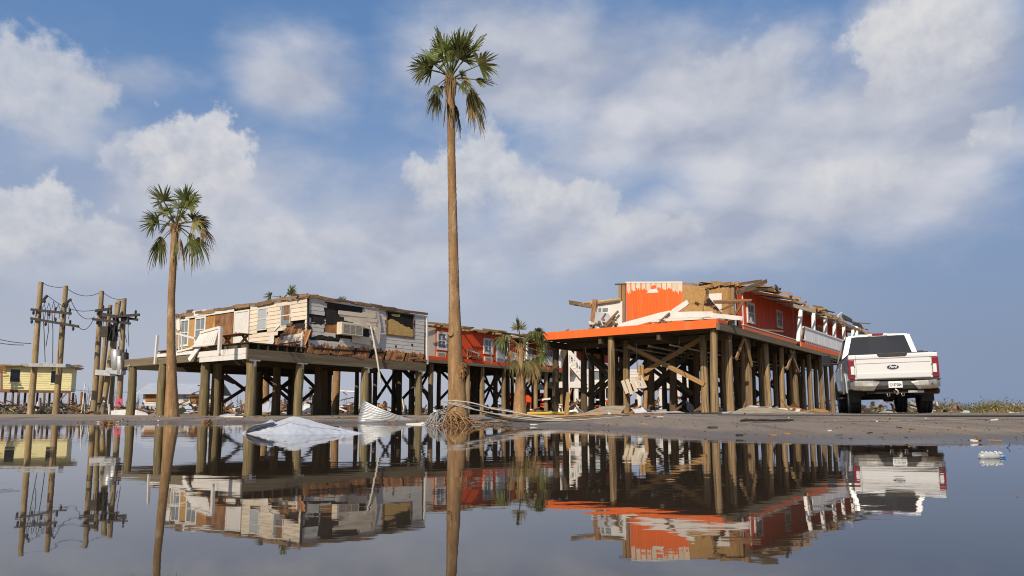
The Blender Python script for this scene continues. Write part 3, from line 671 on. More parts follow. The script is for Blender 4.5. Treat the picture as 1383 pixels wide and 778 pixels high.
# what is left of the roof: broken decking
MB().lo((.04, .04, 4.585), (6.49, 9.6, 4.64)).build('roof', M['roofwood'], wh)
q = -.1
while q < LX - .1:
    L = rnd(.5, 1.5); board(wh, 'roof_board', (q, rnd(-.08, -.03), 4.71 + rnd(-.04, .03)), (min(q + L, LX + .05), rnd(-.08, -.03), 4.71 + rnd(-.04, .03)), rnd(.09, .17), .09, M['roofwood'], rough=True); q += L * .82
q = -.1
while q < LY - .1:
    L = rnd(.5, 1.5); board(wh, 'roof_board', (rnd(-.07, -.02), q, 4.70 + rnd(-.05, .04)), (rnd(-.07, -.02), min(q + L, LY), 4.70 + rnd(-.05, .04)), rnd(.09, .18), .09, M['roofwood'], rough=True); q += L * .82
for i in range(46):
    x, y = rnd(.1, 6.4), rnd(.1, 9.4)
    if i < 26: x, y = (rnd(0, 6.4), rnd(0, .5)) if i % 2 else (rnd(0, .5), rnd(0, 9.4))
    a = rnd(0, 3.1); L = rnd(.15, .5); board(wh, 'roof_board', (x, y, 4.70 + rnd(0, .06)), (x + L * math.cos(a), y + L * math.sin(a), 4.71 + rnd(-.02, .09)), rnd(.05, .12), .04, M['roofwood' if i % 3 else 'shingle'], rough=True)
FY.poly('roof_board', [(252, 425), (262, 422), (262, 418), (254, 419)], .04, .06, M['shingle'])
# things left on and hanging from it
dp = thing('fallen_slat_panel', 'white slatted panel fallen over the porch rail of the white house', 'panel', WF.wor((-2.62, 1.6, 2.6)), WF.ang)
DL = Plane(WF, 'Y', -2.54, None)
c4 = [DL.hit(*p) for p in ((266, 469), (296, 466), (299, 442), (274, 449))]
k0 = Vector((-2.62, 1.6, 2.6))
def dlp(u, v): a = Vector(c4[0]).lerp(Vector(c4[1]), u); b = Vector(c4[3]).lerp(Vector(c4[2]), u); c = a.lerp(b, v); return DL.P(c.x, c.y, .16 - .10 * v) - k0
for i in range(11):
    u = .03 + i * .09; board(dp, 'slat', dlp(u, .03), dlp(u, .95), .11, .018, M['white'], dlp(1, .5) - dlp(0, .5))
board(dp, 'frame_rail', dlp(0, .98) + Vector((-.03, 0, 0)), dlp(1, .98) + Vector((-.03, 0, 0)), .09, .04, M['white'])
board(dp, 'frame_rail', dlp(-.02, .02) + Vector((-.03, 0, 0)), dlp(1, .02) + Vector((-.03, 0, 0)), .06, .04, M['white'])
tb = thing('picnic_bench', 'weathered brown wooden bench table beside the white door on the porch', 'bench', WF.wor((-1.0, 3.1, 2.745)), WF.ang)
for i in range(3): board(tb, 'plank', (-.35 + i * .2, -.85, .55), (-.35 + i * .2, .85, .55), .035, .18, M['brownwood'])
for y in (-.6, .6):
    board(tb, 'leg', (-.35, y, 0), (.1, y, .53), .09, .05, M['brownwood']); board(tb, 'leg', (.35, y + .06, 0), (-.1, y + .06, .53), .09, .05, M['brownwood'])
k = FX.hit(497, 440); k2 = FX.hit(506.5, 517); pp = MB(); a_ = FX.P(k[0], k[1], .16); b_ = FX.P(k2[0], k2[1], .34)
dn = thing('hanging_pipe', 'long white pipe hanging askew below the air conditioner of the white house', 'pipe', WF.wor(a_), WF.ang)
pts = [a_.lerp(b_, t) - a_ + Vector((0, -.04 * math.sin(t * 3.14), 0)) for t in (0, .25, .5, .75, 1)]
MB().tube(pts, .038, 8).build('pipe', M['pvc'], dn); MB().tube([pts[0] + Vector((.0, 0, -.02)), pts[0] + Vector((-.10, .06, .05))], .042, 8).build('elbow', M['pvc'], dn)
# timber walkway frame beyond the porch
tf = thing('walkway_frame', 'bare timber post and beam frame standing left of the white house', 'timber frame', WF.wor((-2.45, 8.6, 0)), WF.ang)
k = Vector((-2.45, 8.6, 0))
qa = DY.hit(175, 520)[0]; qb = DY.hit(217, 520)[0]
for q in (qa, qb + .05):
    p = WF.wor((-2.45, q, 0)); post(tf, 'post', 0, q - 8.6, hgt(p.x, p.y) - .25, 2.2, .34, M['post_green'])
board(tf, 'beam', (.0, qb - 8.75, 2.34), (.0, qa - 8.6 + .35, 2.34), .27, .14, M['post'])
board(tf, 'tie_plate', (-.185, qa - 8.6 - .14, 2.23), (-.185, qa - 8.6 + .14, 2.23), .06, .01, M['galv']); board(tf, 'tie_plate', (-.19, qa - 8.6, 2.0), (-.19, qa - 8.6, 2.23), .06, .01, M['galv'], (0, 1, 0))

# ------------------------------------------------------------------ orange building on piles
DF = Frame(*px(968, 445, 23)[:2], 53.3)
ob = thing('orange_stilt_building', 'wrecked orange two-level motel block on tall timber piles behind the truck', 'building', DF.o, DF.ang)
O0 = Plane(DF, 'Y', 0, ob); S0 = Plane(DF, 'X', 0, ob); S1 = Plane(DF, 'X', 1.5, ob); E6 = Plane(DF, 'Y', 6.3, ob); E5 = Plane(DF, 'Y', 5.6, ob)
BL, BW = 22.0, 6.88
# fascia: four lengths of orange board
for a, b in ((0.0, 1.9), (1.903, 3.7), (3.703, 5.4), (5.403, BW)): O0.box('fascia_board', a, b, 3.0, 3.29, .0, .045, M['orange'])
S0.box('fascia_board', .0, .9, 3.17, 3.285, .0, .04, M['redorange']); S0.box('beam', -.04, 8.9, 2.93, 3.165, .0, .11, M['beam']); S0.box('beam', 8.95, BL, 2.94, 3.10, .0, .10, M['beam'])
S0.box('fascia_board', 2.5, 9.2, 3.17, 3.32, .0, .06, M['orange']); S0.box('flashing', 2.45, 9.1, 3.325, 3.36, .0, .075, M['white'])
S0.box('fascia_board', 9.9, BL, 3.12, 3.33, .0, .06, M['orange'])
MB().lo((.05, .03, 3.2), (BL, BW, 3.27)).build('deck', M['joist'], ob)
for i in range(43): board(ob, 'joist', (.15 + i * .51, .12, 3.08), (.15 + i * .51, BW - .05, 3.08), .22, .045, M['joist'])
px_front = [(824, 0.0, .0), (965, 0.05, .12)]
for y in (2.1, 4.4, BW - .1):
    board(ob, 'beam', (.08, y, 2.86), (BL, y, 2.86), .24, .12, M['joist'])
for x in (1.5, 4.2, 8.4, 12.6, 16.8): board(ob, 'beam', (x, .15, 2.86), (x, BW - .1, 2.86), .22, .10, M['joist'])
def opost(lx, ly, d, m='post', top=2.95):
    p = DF.wor((lx, ly, 0)); return post(ob, 'post', lx, ly, hgt(p.x, p.y) - .25, top, d * .9, M[m], (rnd(-.05, .05), rnd(-.05, .05)))
P1 = Plane(DF, 'Y', 1.5, ob); P05 = Plane(DF, 'Y', .2, ob)
opost(.2, P05.hit(824, 520)[0], .30, top=2.98); opost(.2, .22, .29, top=2.98)
for x in (951.5, 846): opost(1.5, P1.hit(x, 520)[0], .30)
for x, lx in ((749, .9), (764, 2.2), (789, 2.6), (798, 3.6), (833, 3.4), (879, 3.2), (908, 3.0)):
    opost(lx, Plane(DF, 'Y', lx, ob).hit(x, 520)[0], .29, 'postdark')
Sp = Plane(DF, 'X', .25, ob)
side = [(986, .28), (1011, .28), (1037, .28), (1056.5, .24), (1074.5, .27), (1094, .26), (1110, .26), (1124, .26)]
sx = []
for x, d in side: q = Sp.hit(x, 520)[0]; sx.append(q); opost(q, .25, d)
for x, d in ((980, .26), (1004, .26), (1029, .28), (1048, .23), (1068, .23), (1085, .24), (1102, .23), (1117, .24)):
    q = Plane(DF, 'X', 1.0, ob).hit(x, 520)[0]; opost(q, 1.0, d)
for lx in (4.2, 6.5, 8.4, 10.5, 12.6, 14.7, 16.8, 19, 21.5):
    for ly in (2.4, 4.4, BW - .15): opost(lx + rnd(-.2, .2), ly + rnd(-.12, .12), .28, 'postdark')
for x in (1.2, 3.0, 5.1, 7.4, 9.8, 12.2): MB().tube([(x, .6, 2.9), (x + rnd(-.05, .1), .6 + rnd(-.1, .1), 2.2), (x + rnd(-.15, .25), .5, rnd(1.2, 2.0))], .014, 4).build('hanging_wire', M['wire'], ob)
for y in (1.4, 3.1, 5.2): MB().tube([(.35, y, 2.95), (.35, y + rnd(-.1, .1), 2.5), (.4, y + rnd(-.3, .3), rnd(1.6, 2.3))], .014, 4).build('hanging_wire', M['wire'], ob)
# cross braces
B1 = Plane(DF, 'Y', 1.42, ob)
B1.stick('brace', (848, 467), (952, 519), .16, .05, M['lumber'], .06, rough=False); B1.stick('brace', (946, 458), (866, 505), .16, .05, M['lumber'], .0)
for lx, y0, y1 in ((2.9, BW - .2, 4.6), (3.4, BW - .2, 4.4), (3.4, 4.4, 2.3), (8.2, 6.7, 4.4), (8.2, 4.4, 2.4), (12.4, 6.7, 4.4), (12.4, 4.4, 2.4), (16.6, 6.6, 4.4), (16.6, 4.4, 2.4)):
    board(ob, 'brace', (lx, y0, 2.6), (lx, y1, .95), .17, .05, M['joist']); board(ob, 'brace', (lx + .07, y0, .95), (lx + .07, y1, 2.6), .17, .05, M['joist'])
for a, b, z0, z1 in (((sx[0] + .16), (sx[0] + 1.05), 2.1, 2.92), ((sx[1] - .1), (sx[0] + 1.15), 1.95, 2.9), ((sx[3] + .1), (sx[3] + 1.2), 2.05, 2.9), ((sx[4] - .1), (sx[4] - 1.3), 2.0, 2.9)):
    board(ob, 'brace', (a, .06, z0), (b, .06, z1), .13, .05, M['lumber'])
for i in range(4): MB().tube([(0.8, 2 + i * .8, 2.62), (9, 2.1 + i * .8, 2.55), (20, 2 + i * .8, 2.6)], .03 + .012 * (i % 2), 6).build('pipe', M['pvc' if i % 2 == 0 else 'galv'], ob)
# upper storey: long side wall of grooved sheets with openings, end wall in pieces
q = 6.42; wins = [S1.rect(1007.5, 409, 1017.5, 437), S1.rect(1047.5, 419.5, 1055, 443.5), S1.rect(1103, 440, 1109, 449.5), S1.rect(1124, 447.5, 1128, 455)]
while q < BL + 5:
    grooved(S1, q, min(q + 1.22, BL + 5), 3.28, 5.5, M['redorange'], .02, .2); q += 1.224
S1.box('wall_core', 6.6, BL + 5, 3.28, 5.45, -.12, -.01, M['felt'])
for i, r in enumerate(wins):
    b_ = (r[0], r[1], r[2] - (.0 if i < 2 else .3), r[3]); S1p = Plane(DF, 'X', 1.475, ob); window(S1p, *b_, M['white'], M['window_glass'], .11 if i < 2 else .09, 2, .05, 1)
S1p = Plane(DF, 'X', 1.475, ob)
S1p.box('corner_trim', 6.95, 7.03, 3.28, 5.45, .0, .03, M['white']); S1p.stick('conduit', (1070, 421), (1070.5, 437), .03, .03, M['white'], .03)
r = S1.rect(1075, 427, 1081, 462); S1p.box('door', r[0], r[1], 3.28, r[3], .0, .03, M['white']); S1p.box('door_window', r[0] + .15, r[1] - .15, 3.5, r[3] - .15, .031, .037, M['window_glass'])
# overhanging roof: stained soffit sheets and broken decking along its edge
for i in range(9):
    a = 6.7 + i * 2.05; b = a + 2.0
    if i in (1, 4): a += .5
    g = MB(); g.grid([[(a, 1.46, 5.42), (b, 1.46, 5.42)], [(a, -.06 + rnd(0, .3), 5.06 + rnd(-.03, .05)), (b, -.06 + rnd(0, .3), 5.06 + rnd(-.03, .05))]]); solid(g.build('soffit_sheet', M['soffit'], ob), .02)
for i in range(16): a = 6.7 + i * 1.35; board(ob, 'rafter', (a, 4.2, 5.92), (a + rnd(-.1, .1), rnd(-.25, .25), 5.17 + rnd(-.03, .05)), .10, .05, M['lumber'])
for i in range(54):
    a = 6.4 + rnd(0, 19); y = rnd(-.2, 1.2); z = 5.19 + (y + .1) * .22 + rnd(0, .08); L = rnd(.35, 1.5); an = rnd(-.35, .35) if i % 3 else rnd(1.2, 1.9)
    board(ob, 'roof_board', (a, y, z), (a + L * math.cos(an), y + L * math.sin(an), z + rnd(-.05, .12) + (.22 * L * math.sin(an))), rnd(.06, .13), .03, M[('roofwood', 'lumber', 'brownwood', 'shingle')[i % 4]], (0, .2, 1) if i % 2 else (0, 1, 0), True)
for i in range(12):
    a = 6.5 + i * 1.9; g = MB(); g.grid([[(a, 3.2, 5.86 + rnd(-.03, .03)), (a + 1.95, 3.2, 5.86)], [(a, 1.2, 5.46), (a + 1.95, 1.2, 5.46 + rnd(-.02, .05))], [(a + rnd(0, .2), rnd(0.2, .7), 5.30 + rnd(-.02, .05)), (a + 1.95, rnd(0.2, .7), 5.30)]]); solid(g.build('roof_deck', M['roofwood' if i % 3 else 'osb'], ob), .03)
SE = Plane(DF, 'X', -.1, ob)
for a, b, w, mt in (((988, 396), (1031, 380), .17, 'roofwood'), ((996, 384), (1028, 379), .10, 'lumber'), ((1000, 392), (1045, 391), .12, 'lumber'), ((1046, 387), (1050, 392), .2, 'shingle'), ((1070, 413), (1100, 421), .16, 'paper'), ((1103, 421), (1113, 418.5), .06, 'joist'),
                    ((1128, 428), (1134, 423), .12, 'white'), ((1134, 427), (1147, 434), .22, 'shingle'), ((1150, 436), (1172, 437.5), .05, 'lumber'), ((1132, 434), (1163, 447), .13, 'paper'), ((1148, 436), (1160, 441), .2, 'shingle'), ((1110, 424), (1132, 431), .15, 'insul')):
    SE.stick('roof_board', a, b, w, .06, M[mt], rnd(0, .15), rough=mt != 'white')
# veranda: columns, solid white balustrade, red gaps below it
for x, y0, y1, dx in ((1081, 462, 413, 4), (1101.5, 450, 421, 0), (1117.5, 455, 428, 0), (1129.5, 460, 434, 0), (1142.5, 463, 440, -.5), (1154, 462, 446, .5), (1159.5, 461, 441, 0)):
    S0.stick('column', (x, y0), (x + dx, y1), .16, .14, M['litwhite'], -.09)
qa = S0.hit(1088, 455)[0]
q = qa
while q < BL:
    S0.box('balustrade_panel', q, min(q + 1.18, BL), 3.50, 4.03, -.05, -.015, M['litwhite']); q += 1.2
S0.box('rail', qa - .2, BL, 4.032, 4.10, -.09, .02, M['litwhite']); S0.box('rail', qa - .5, BL, 3.44, 3.497, -.07, .0, M['white'])
q = qa
while q < BL: S0.box('baluster', q, q + .16, 3.33, 3.44, -.05, -.02, M['white']); q += .32
S0.box('baluster', qa - .45, qa - .38, 3.44, 4.03, -.06, -.02, M['white']); S0.stick('rail', (1081, 462), (1086, 441), .05, .05, M['joist'], .02)
S0.stick('loose_board', (1007, 442), (1066, 447), .07, .05, M['lumber'], -.25, rough=True)
# end wall: peeling orange sheet, chipboard, studs
r = E6.rect(846, 381, 923, 434); zt = lambda q: 5.88 + (q - 3.75) * .106
q = r[0]
n = 0
while q < r[1] - .05:
    grooved(E6, q, min(q + 1.1, r[1]), 3.28, 0, M['orange'], .03, .14, top=zt); q += 1.103
E6.polyq('cap_trim', [(r[0], zt(r[0])), (r[1], zt(r[1])), (r[1], zt(r[1]) - .06), (r[0], zt(r[0]) - .06)], .031, .05, M['white'])
for i in range(11):                                                                     # strips of white backing where the orange skin peeled
    a = r[0] + (r[1] - r[0]) * (i + .06) / 11; w = (r[1] - r[0]) / 11 * rnd(.72, .92); t0 = zt(a) - .065; t1 = zt(a + w) - .065; L = (.55, .42, .33, .30, .40, .12, .26, .30, .28, .44, .50)[10 - i]
    m_ = 6; lo = [(a + w * (1 - k / m_) * 1.0, zt(a) - .065 - L * rnd(.55, 1.05)) for k in range(m_ + 1)]
    E6.polyq('backing_scrap', [(a, t0), (a + w, t1)] + lo, .033, .038, M['paper'])
s = E6.rect(874, 391, 890, 396); E6.polyq('backing_scrap', [(s[0], s[2]), (s[1], s[2] + .02), (s[1] - .1, s[3]), (s[0] + .1, s[3] + .02)], .034, .04, M['white'])
for x in (838.5, 843.5): E6.stick('stud', (x, 440), (x, 384 - (x - 838) * .1), .14, .09, M['lumber'], .06)
E6.stick('top_plate', (832, 384.5), (846, 384), .06, .06, M['joist'], .09)
E5.poly('chipboard_sheet', [(923, 386), (954, 387), (953, 398), (948, 428), (921, 430)], .0, .02, M['osb']); E5.stick('seam', (923, 410), (949, 410.5), .03, .01, M['lumber'], .024)
E6.poly('white_panel', [(957, 397), (975, 396), (975, 432), (957, 432)], .01, .03, M['white'])
E6.poly('chipboard_sheet', [(953, 389), (985, 384), (985, 440), (975, 440), (975, 396.5), (957, 397)], .0, .025, M['osb'])
for x in (986, 990.5): E6.stick('stud', (x, 440), (x, 388), .12, .09, M['lumber'], .05)
for x in (953, 956): E6.stick('stud', (x, 440), (x, 392), .10, .09, M['joist'], .0)
E6.poly('wall_core', [(920, 392), (990, 392), (990, 445), (920, 445)], -.16, -.12, M['felt'])
E5.poly('gusset_sheet', [(954, 397), (976, 423), (978, 428), (951, 424)], .06, .09, M['brownwood']); E5.poly('chipboard_sheet', [(952, 413), (968, 418), (969, 427), (951, 426)], .10, .12, M['osb'])
S2 = Plane(DF, 'Y', 4.8, ob)
for a, b, w in (((963, 407), (1015, 405.5), .10), ((966, 409), (1004, 408.5), .09), ((1004, 409), (991, 428), .10), ((974, 419), (992, 411), .06), ((949, 388), (990, 382), .10), ((935, 383), (941, 386), .08), ((961, 381), (995, 386), .12), ((985, 386), (998, 383), .2)):
    S2.stick('framing_timber', a, b, w, .06, M['brownwood' if a[1] > 400 else 'lumber'], rnd(0, .08), rough=True)
# roof remnant over the end wall
for i in range(10): S2.stick('roof_board', (950 + i * 4.3, 389 - i * .45), (960 + i * 4.3, 386.5 - i * .4 + rnd(-1.5, 1.5)), rnd(.07, .2), .05, M['roofwood' if i % 2 else 'lumber'], rnd(-.3, .3), rough=True)
# collapsed white trim lying on the deck edge
O5 = Plane(DF, 'Y', .5, ob); O8 = Plane(DF, 'Y', .9, ob)
for pl, a, b, w in ((O5, (838, 441), (906, 423), .24), (O8, (905, 424.5), (929, 408), .20), (O5, (893, 426), (960, 424.5), .22), (O8, (955, 425), (1001, 430), .16), (O8, (893, 431), (975, 429), .07), (O5, (880, 434), (945, 430.5), .06)):
    pl.stick('fallen_trim', a, b, w, .05, M['white'], .0, rough=True)
O5.stick('stud', (893, 434), (906, 423), .05, .05, M['brownwood'], .1)
for i in range(16): x = rnd(745, 965); y = 449 - (x - 735) * .078; O5.stick('splinter', (x, y + 1), (x + rnd(4, 16), y + rnd(-3.5, .5)), rnd(.04, .1), .04, M[('brownwood', 'roofwood', 'white', 'lumber')[i % 4]], rnd(-.3, .2), rough=True)
# remains of the far side wall (inner white face) at the left
B6 = Plane(DF, 'Y', 5.0, ob)
B6.poly('inner_wall', [(806, 411), (840, 406.5), (840, 445), (806, 448)], -.1, .0, M['white'])
for a in (808.5, 814): B6.poly('wall_opening', [(a, 416.5), (a + (3.5 if a < 810 else 7), 415.8), (a + (3.5 if a < 810 else 7), 420.5), (a, 421)], .001, .02, M['window_glass'])
B6.stick('rafter', (769, 408.5), (801, 414), .20, .06, M['roofwood'], .0, rough=True); B6.stick('rafter', (782, 411.5), (838, 405), .14, .05, M['insul'], .06, rough=True); B6.stick('rafter', (809, 410), (838, 405.5), .08, .05, M['roofwood'], .1, rough=True)
B6.poly('roof_deck', [(776, 410), (800, 409), (801, 416.5), (786, 414)], .1, .14, M['roofwood'])
B6.stick('stud', (801.5, 442), (806, 405), .22, .06, M['brownwood'], .15); B6.stick('stud', (806, 420), (803, 444), .08, .05, M['felt'], .1)
B6.poly('white_panel', [(806, 421), (824, 424), (829, 434), (818, 440), (805, 436)], .14, .17, M['tinwhite']); B6.stick('stud', (812, 437), (821, 424), .05, .04, M['brownwood'], .2); B6.stick('stud', (822, 438), (838, 421), .09, .05, M['brownwood'], .2); B6.stick('stud', (811, 435), (823, 439), .1, .05, M['roofwood'], .22)
B6.poly('white_panel', [(826, 424), (832, 425), (834, 431), (828, 432)], .1, .13, M['whiteside'])
for i in range(12): x = rnd(800, 838); B6.stick('splinter', (x, rnd(432, 442)), (x + rnd(2, 9), rnd(432, 442)), rnd(.04, .1), .04, M[('brownwood', 'roofwood', 'white', 'whiteside')[i % 4]], rnd(.1, .4), rough=True)
# siding panels and chipboard dangling under the deck
hs = thing('hanging_siding', 'cream siding strips dangling from a pile under the orange deck', 'siding', DF.wor((1.3, 4.0, 1.6)), DF.ang)
H1 = Plane(DF, 'Y', 1.05, None); kk = Vector((1.3, 4.0, 1.6))
for i in range(5):
    a = H1.hit(842.5 + i * 6.2, 514 - i * 1.6); b = H1.hit(848 + i * 6.2, 533 - i * 1.8 + rnd(-4, 2)); p = H1.P(*a, .1 + .02 * i) - kk; q_ = H1.P(*b, .05) - kk
    board(hs, 'siding_board', p, q_, .135, .025, M['cream'], H1.P(1, 0) - H1.P(0, 0))
H1b = [H1.hit(*p) for p in ((862, 493), (869, 494), (869, 510), (877, 506), (875, 514), (862, 512))]
vs = [H1.P(a, b, .0) - kk for a, b in H1b] + [H1.P(a, b, -.03) - kk for a, b in H1b]
MB().add(vs, [tuple(range(6)), tuple(range(11, 5, -1))] + [(i, i + 6, (i + 1) % 6 + 6, (i + 1) % 6) for i in range(6)]).build('chipboard_scrap', M['osb'], hs)

# ------------------------------------------------------------------ middle wing, red-orange
MF = Frame(*px(580, 485, 36.8)[:2], 53.3)
mw_ = thing('orange_motel_wing', 'long red-orange motel wing on piles behind the tall palm', 'building', MF.o, MF.ang)
G0 = Plane(MF, 'X', 0, mw_); G1 = Plane(MF, 'X', .16, mw_)
ML = 22
G0.box('beam', -1.2, ML, 2.83, 2.99, .0, .10, M['beam']); G0.box('fascia_board', -1, ML, 2.995, 3.17, .0, .05, M['redorange'])
MB().lo((-1.2, .02, 3.0), (ML, 6.2, 3.1)).build('deck', M['joist'], mw_)
for i in range(24): board(mw_, 'joist', (-1 + i, .1, 2.9), (-1 + i, 6, 2.9), .18, .05, M['joist'])
q = -1.2
while q < 7.6: grooved(G1, q, min(q + 1.2, 7.6), 3.1, 4.78, M['redorange'], .02, .2); q += 1.203
G2 = Plane(MF, 'X', 1.5, mw_); q = 7.6
while q < ML: grooved(G2, q, min(q + 1.2, ML), 3.1, 5.0, M['redorange'], .02, .2); q += 1.203
MB().lo((7.6, .2, 3.1), (7.66, 1.5, 4.8)).build('return_wall', M['redorange'], mw_)
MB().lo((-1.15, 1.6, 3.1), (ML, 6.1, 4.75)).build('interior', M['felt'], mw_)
Gw = Plane(MF, 'X', .135, mw_)
r = G1.rect(578, 443, 587, 482); Gw.box('wall_sheet', -.9, r[1], 3.17, 4.7, .0, .02, M['cream'])
Gw.box('orange_trim', r[1], r[1] + .12, 3.17, 4.72, .0, .03, M['orange']); r = G1.rect(587, 447, 605.5, 480); Gw.box('orange_trim', r[0] + .14, r[1] + .3, 3.17, 3.42, .0, .02, M['orange'])
for a in ((589, 448, 603, 473), (652, 457, 665, 478.5)):
    r = G1.rect(*a); window(Gw, *r, M['white'], M['window_glass'], .13, 2, .05, 1)
for a in ((588.5, 475.5, 601, 482.5), (653, 482, 664.5, 488)):
    r = G1.rect(*a); Gw.box('vent_box', r[0], r[1], r[2], r[3], .0, .06, M['acbody']); Gw.box('vent_grille', r[0] + .1, r[1] - .1, r[2] + .06, r[3] - .06, .061, .07, M['acgrille'])
r = G1.rect(669, 459, 680.5, 490); Gw.box('door', r[0], r[1], 3.12, r[3], .0, .05, M['white']); Gw.box('door_panel', r[0] + .15, r[1] - .15, 3.3, r[3] - .15, .051, .06, M['pale_glass'])
for a in ((713, 465), (741, 475), (752, 478), (764, 481)):
    q = G2.hit(*a)[0]; window(Plane(MF, 'X', 1.47, mw_), q - .4, q + .4, 3.55, 4.5, M['white'], M['window_glass'], .11, 2, .04, 1)
G3 = Plane(MF, 'X', .1, mw_)
q = G0.hit(685, 490)[0]; q1 = q
while q < ML: G0.box('balustrade_panel', q, q + 1.15, 3.28, 3.78, -.12, -.08, M['litwhite']); q += 1.18
G0.box('rail', q1, ML, 3.785, 3.85, -.15, -.05, M['white'])
for k in range(9): G0.box('column', q1 + .1 + k * 1.9, q1 + .22 + k * 1.9, 3.17, 4.85, -.07, .03, M['white'])
MB().lo((-1.2, .1, 4.74), (ML, 6, 4.80)).build('roof', M['roofwood'], mw_)
for i in range(58):
    a = -1.2 + rnd(0, 15); y = rnd(-.55, .4); L = rnd(.4, 1.8); an = rnd(-.15, .15)
    board(mw_, 'roof_board', (a, y, 4.84 + .012 * a + rnd(-.06, .06)), (a + L, y + an, 4.84 + .012 * a + rnd(-.08, .10)), rnd(.05, .12), .25 if i % 3 == 0 else .05, M[('lumber', 'roofwood', 'shingle', 'osb')[i % 4]], rough=True)
for i in range(9): a = .5 + i * 1.1; board(mw_, 'rafter', (a, 1.5, 4.95), (a + rnd(-.1, .1), -.75 + rnd(-.2, .3), 4.70), .10, .05, M['roofwood'], rough=True)
mx_ = [G0.hit(x, 530)[0] for x in (585.5, 655, 684, 710, 727, 741)]
allx = sorted(mx_ + [1.9, 3.3, 13, 14.6, 16.4, 18, 20, 21.5])
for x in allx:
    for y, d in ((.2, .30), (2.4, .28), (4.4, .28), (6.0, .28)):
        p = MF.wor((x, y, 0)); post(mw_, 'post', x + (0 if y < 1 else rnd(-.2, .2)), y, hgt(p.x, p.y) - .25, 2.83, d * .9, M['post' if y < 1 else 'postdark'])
for i, (a, b) in enumerate(zip(allx, allx[1:])):
    if i % 2 == 0 or i > 2:
        y = 2.3 if i % 2 else 4.3
        board(mw_, 'brace', (a, y, 2.7), (b, y, .9), .16, .05, M['joist']); board(mw_, 'brace', (a, y + .06, .9), (b, y + .06, 2.7), .16, .05, M['joist'])
board(mw_, 'brace', (mx_[0], .1, .9), (mx_[0], 2.4, 2.6), .15, .05, M['joist'])
for x in allx[::2]: board(mw_, 'brace', (x + .15, .3, 2.6), (x + .15, 2.4, 1.0), .15, .05, M['joist']); board(mw_, 'brace', (x + .22, .3, 1.0), (x + .22, 2.4, 2.6), .15, .05, M['joist'])
# overturned chair on the wing's walkway
ch = thing('overturned_chair', 'pale slatted chair tipped over on the walkway beside the tall palm', 'chair', MF.wor((3.55, .05, 3.17)), MF.ang)
for i in range(5): board(ch, 'back_slat', (-.4 + i * .17, .0, .12), (-.42 + i * .17, -.12, .62), .07, .02, M['brownwood'], (1, 0, 0))
board(ch, 'arm', (-.55, -.1, .52), (.55, -.05, .38), .07, .05, M['cream']); board(ch, 'leg', (.38, -.05, .05), (.55, -.05, .45), .07, .05, M['cream']); board(ch, 'leg', (-.5, -.05, .03), (-.52, -.05, .52), .07, .05, M['cream']); board(ch, 'seat', (-.45, -.12, .18), (.42, -.12, .16), .08, .25, M['brownwood'])
dwp = MB().tube([(0, 0, 0), (0, 0, -1.9)], .02, 5)
o = dwp.build('dangling_cable', M['cablegrey'], None, MF.wor((5.1, -.05, 4.7))); tag(o, 'thin pale cable hanging down the front of the red-orange wing', 'cable')

# ------------------------------------------------------------------ palms
def frond(parent, hub, vec, m, hang=False):
    """one fan leaf: a stalk along vec, folded leaflets radiating from its end, tips pulled down by their weight"""
    x = Vector(vec); L = x.length; x.normalize(); up = Vector((0, 0, 1)) if abs(x.z) < .96 else Vector((0, -1, 0))
    z = (up - x * up.dot(x)).normalized(); roll = random.choice((-1, 1)) * rnd(.55, 1.35) if abs(x.z) < .85 else rnd(-1.5, 1.5)
    z = Matrix.Rotation(roll, 3, x) @ z; y = z.cross(x); b = MB(); s = rnd(.50, .60); base = x * (s * L) + Vector((0, 0, -.03 * L))
    b.tube([Vector((0, 0, 0)), x * (s * .5 * L) + Vector((0, 0, .01 * L)), base], [.020 * L, .013 * L, .008 * L], 4)
    n = random.randint(34, 44); spread = rnd(1.35, 1.85); g = rnd(.9, 1.4) if hang else rnd(.22, .55) * (1 - .65 * max(0, x.z)); miss = rnd(0, .22)
    for i in range(n):
        if random.random() < miss: continue
        a = -spread + 2 * spread * i / (n - 1) + rnd(-.05, .05); l = (1.06 - s) * (1 - .36 * abs(a) / spread) * rnd(.8, 1.06) * L
        if random.random() < .08: l *= .55
        d = x * math.cos(a) + y * math.sin(a); e = -x * math.sin(a) + y * math.cos(a); f = z * ((.010 if i % 2 else -.010) * L); c = rnd(-.14, .14); gg = g * rnd(.7, 1.3); st = []
        for t, w in ((0, .35), (.35, 1.0), (.7, .72), (1.0, .04)):
            p = base + d * (l * t * (1 - .22 * min(gg, 1.2) * t)) + e * (c * l * t * t) + Vector((0, 0, -gg * l * t * t * .72)) + f * (1 - t); q = e * (.0140 * L * w) - f * .5
            st.append((p - q, p + q))
        b.grid([[p, q] for p, q in st])
    return b.build('frond', M[m], parent, hub, False)
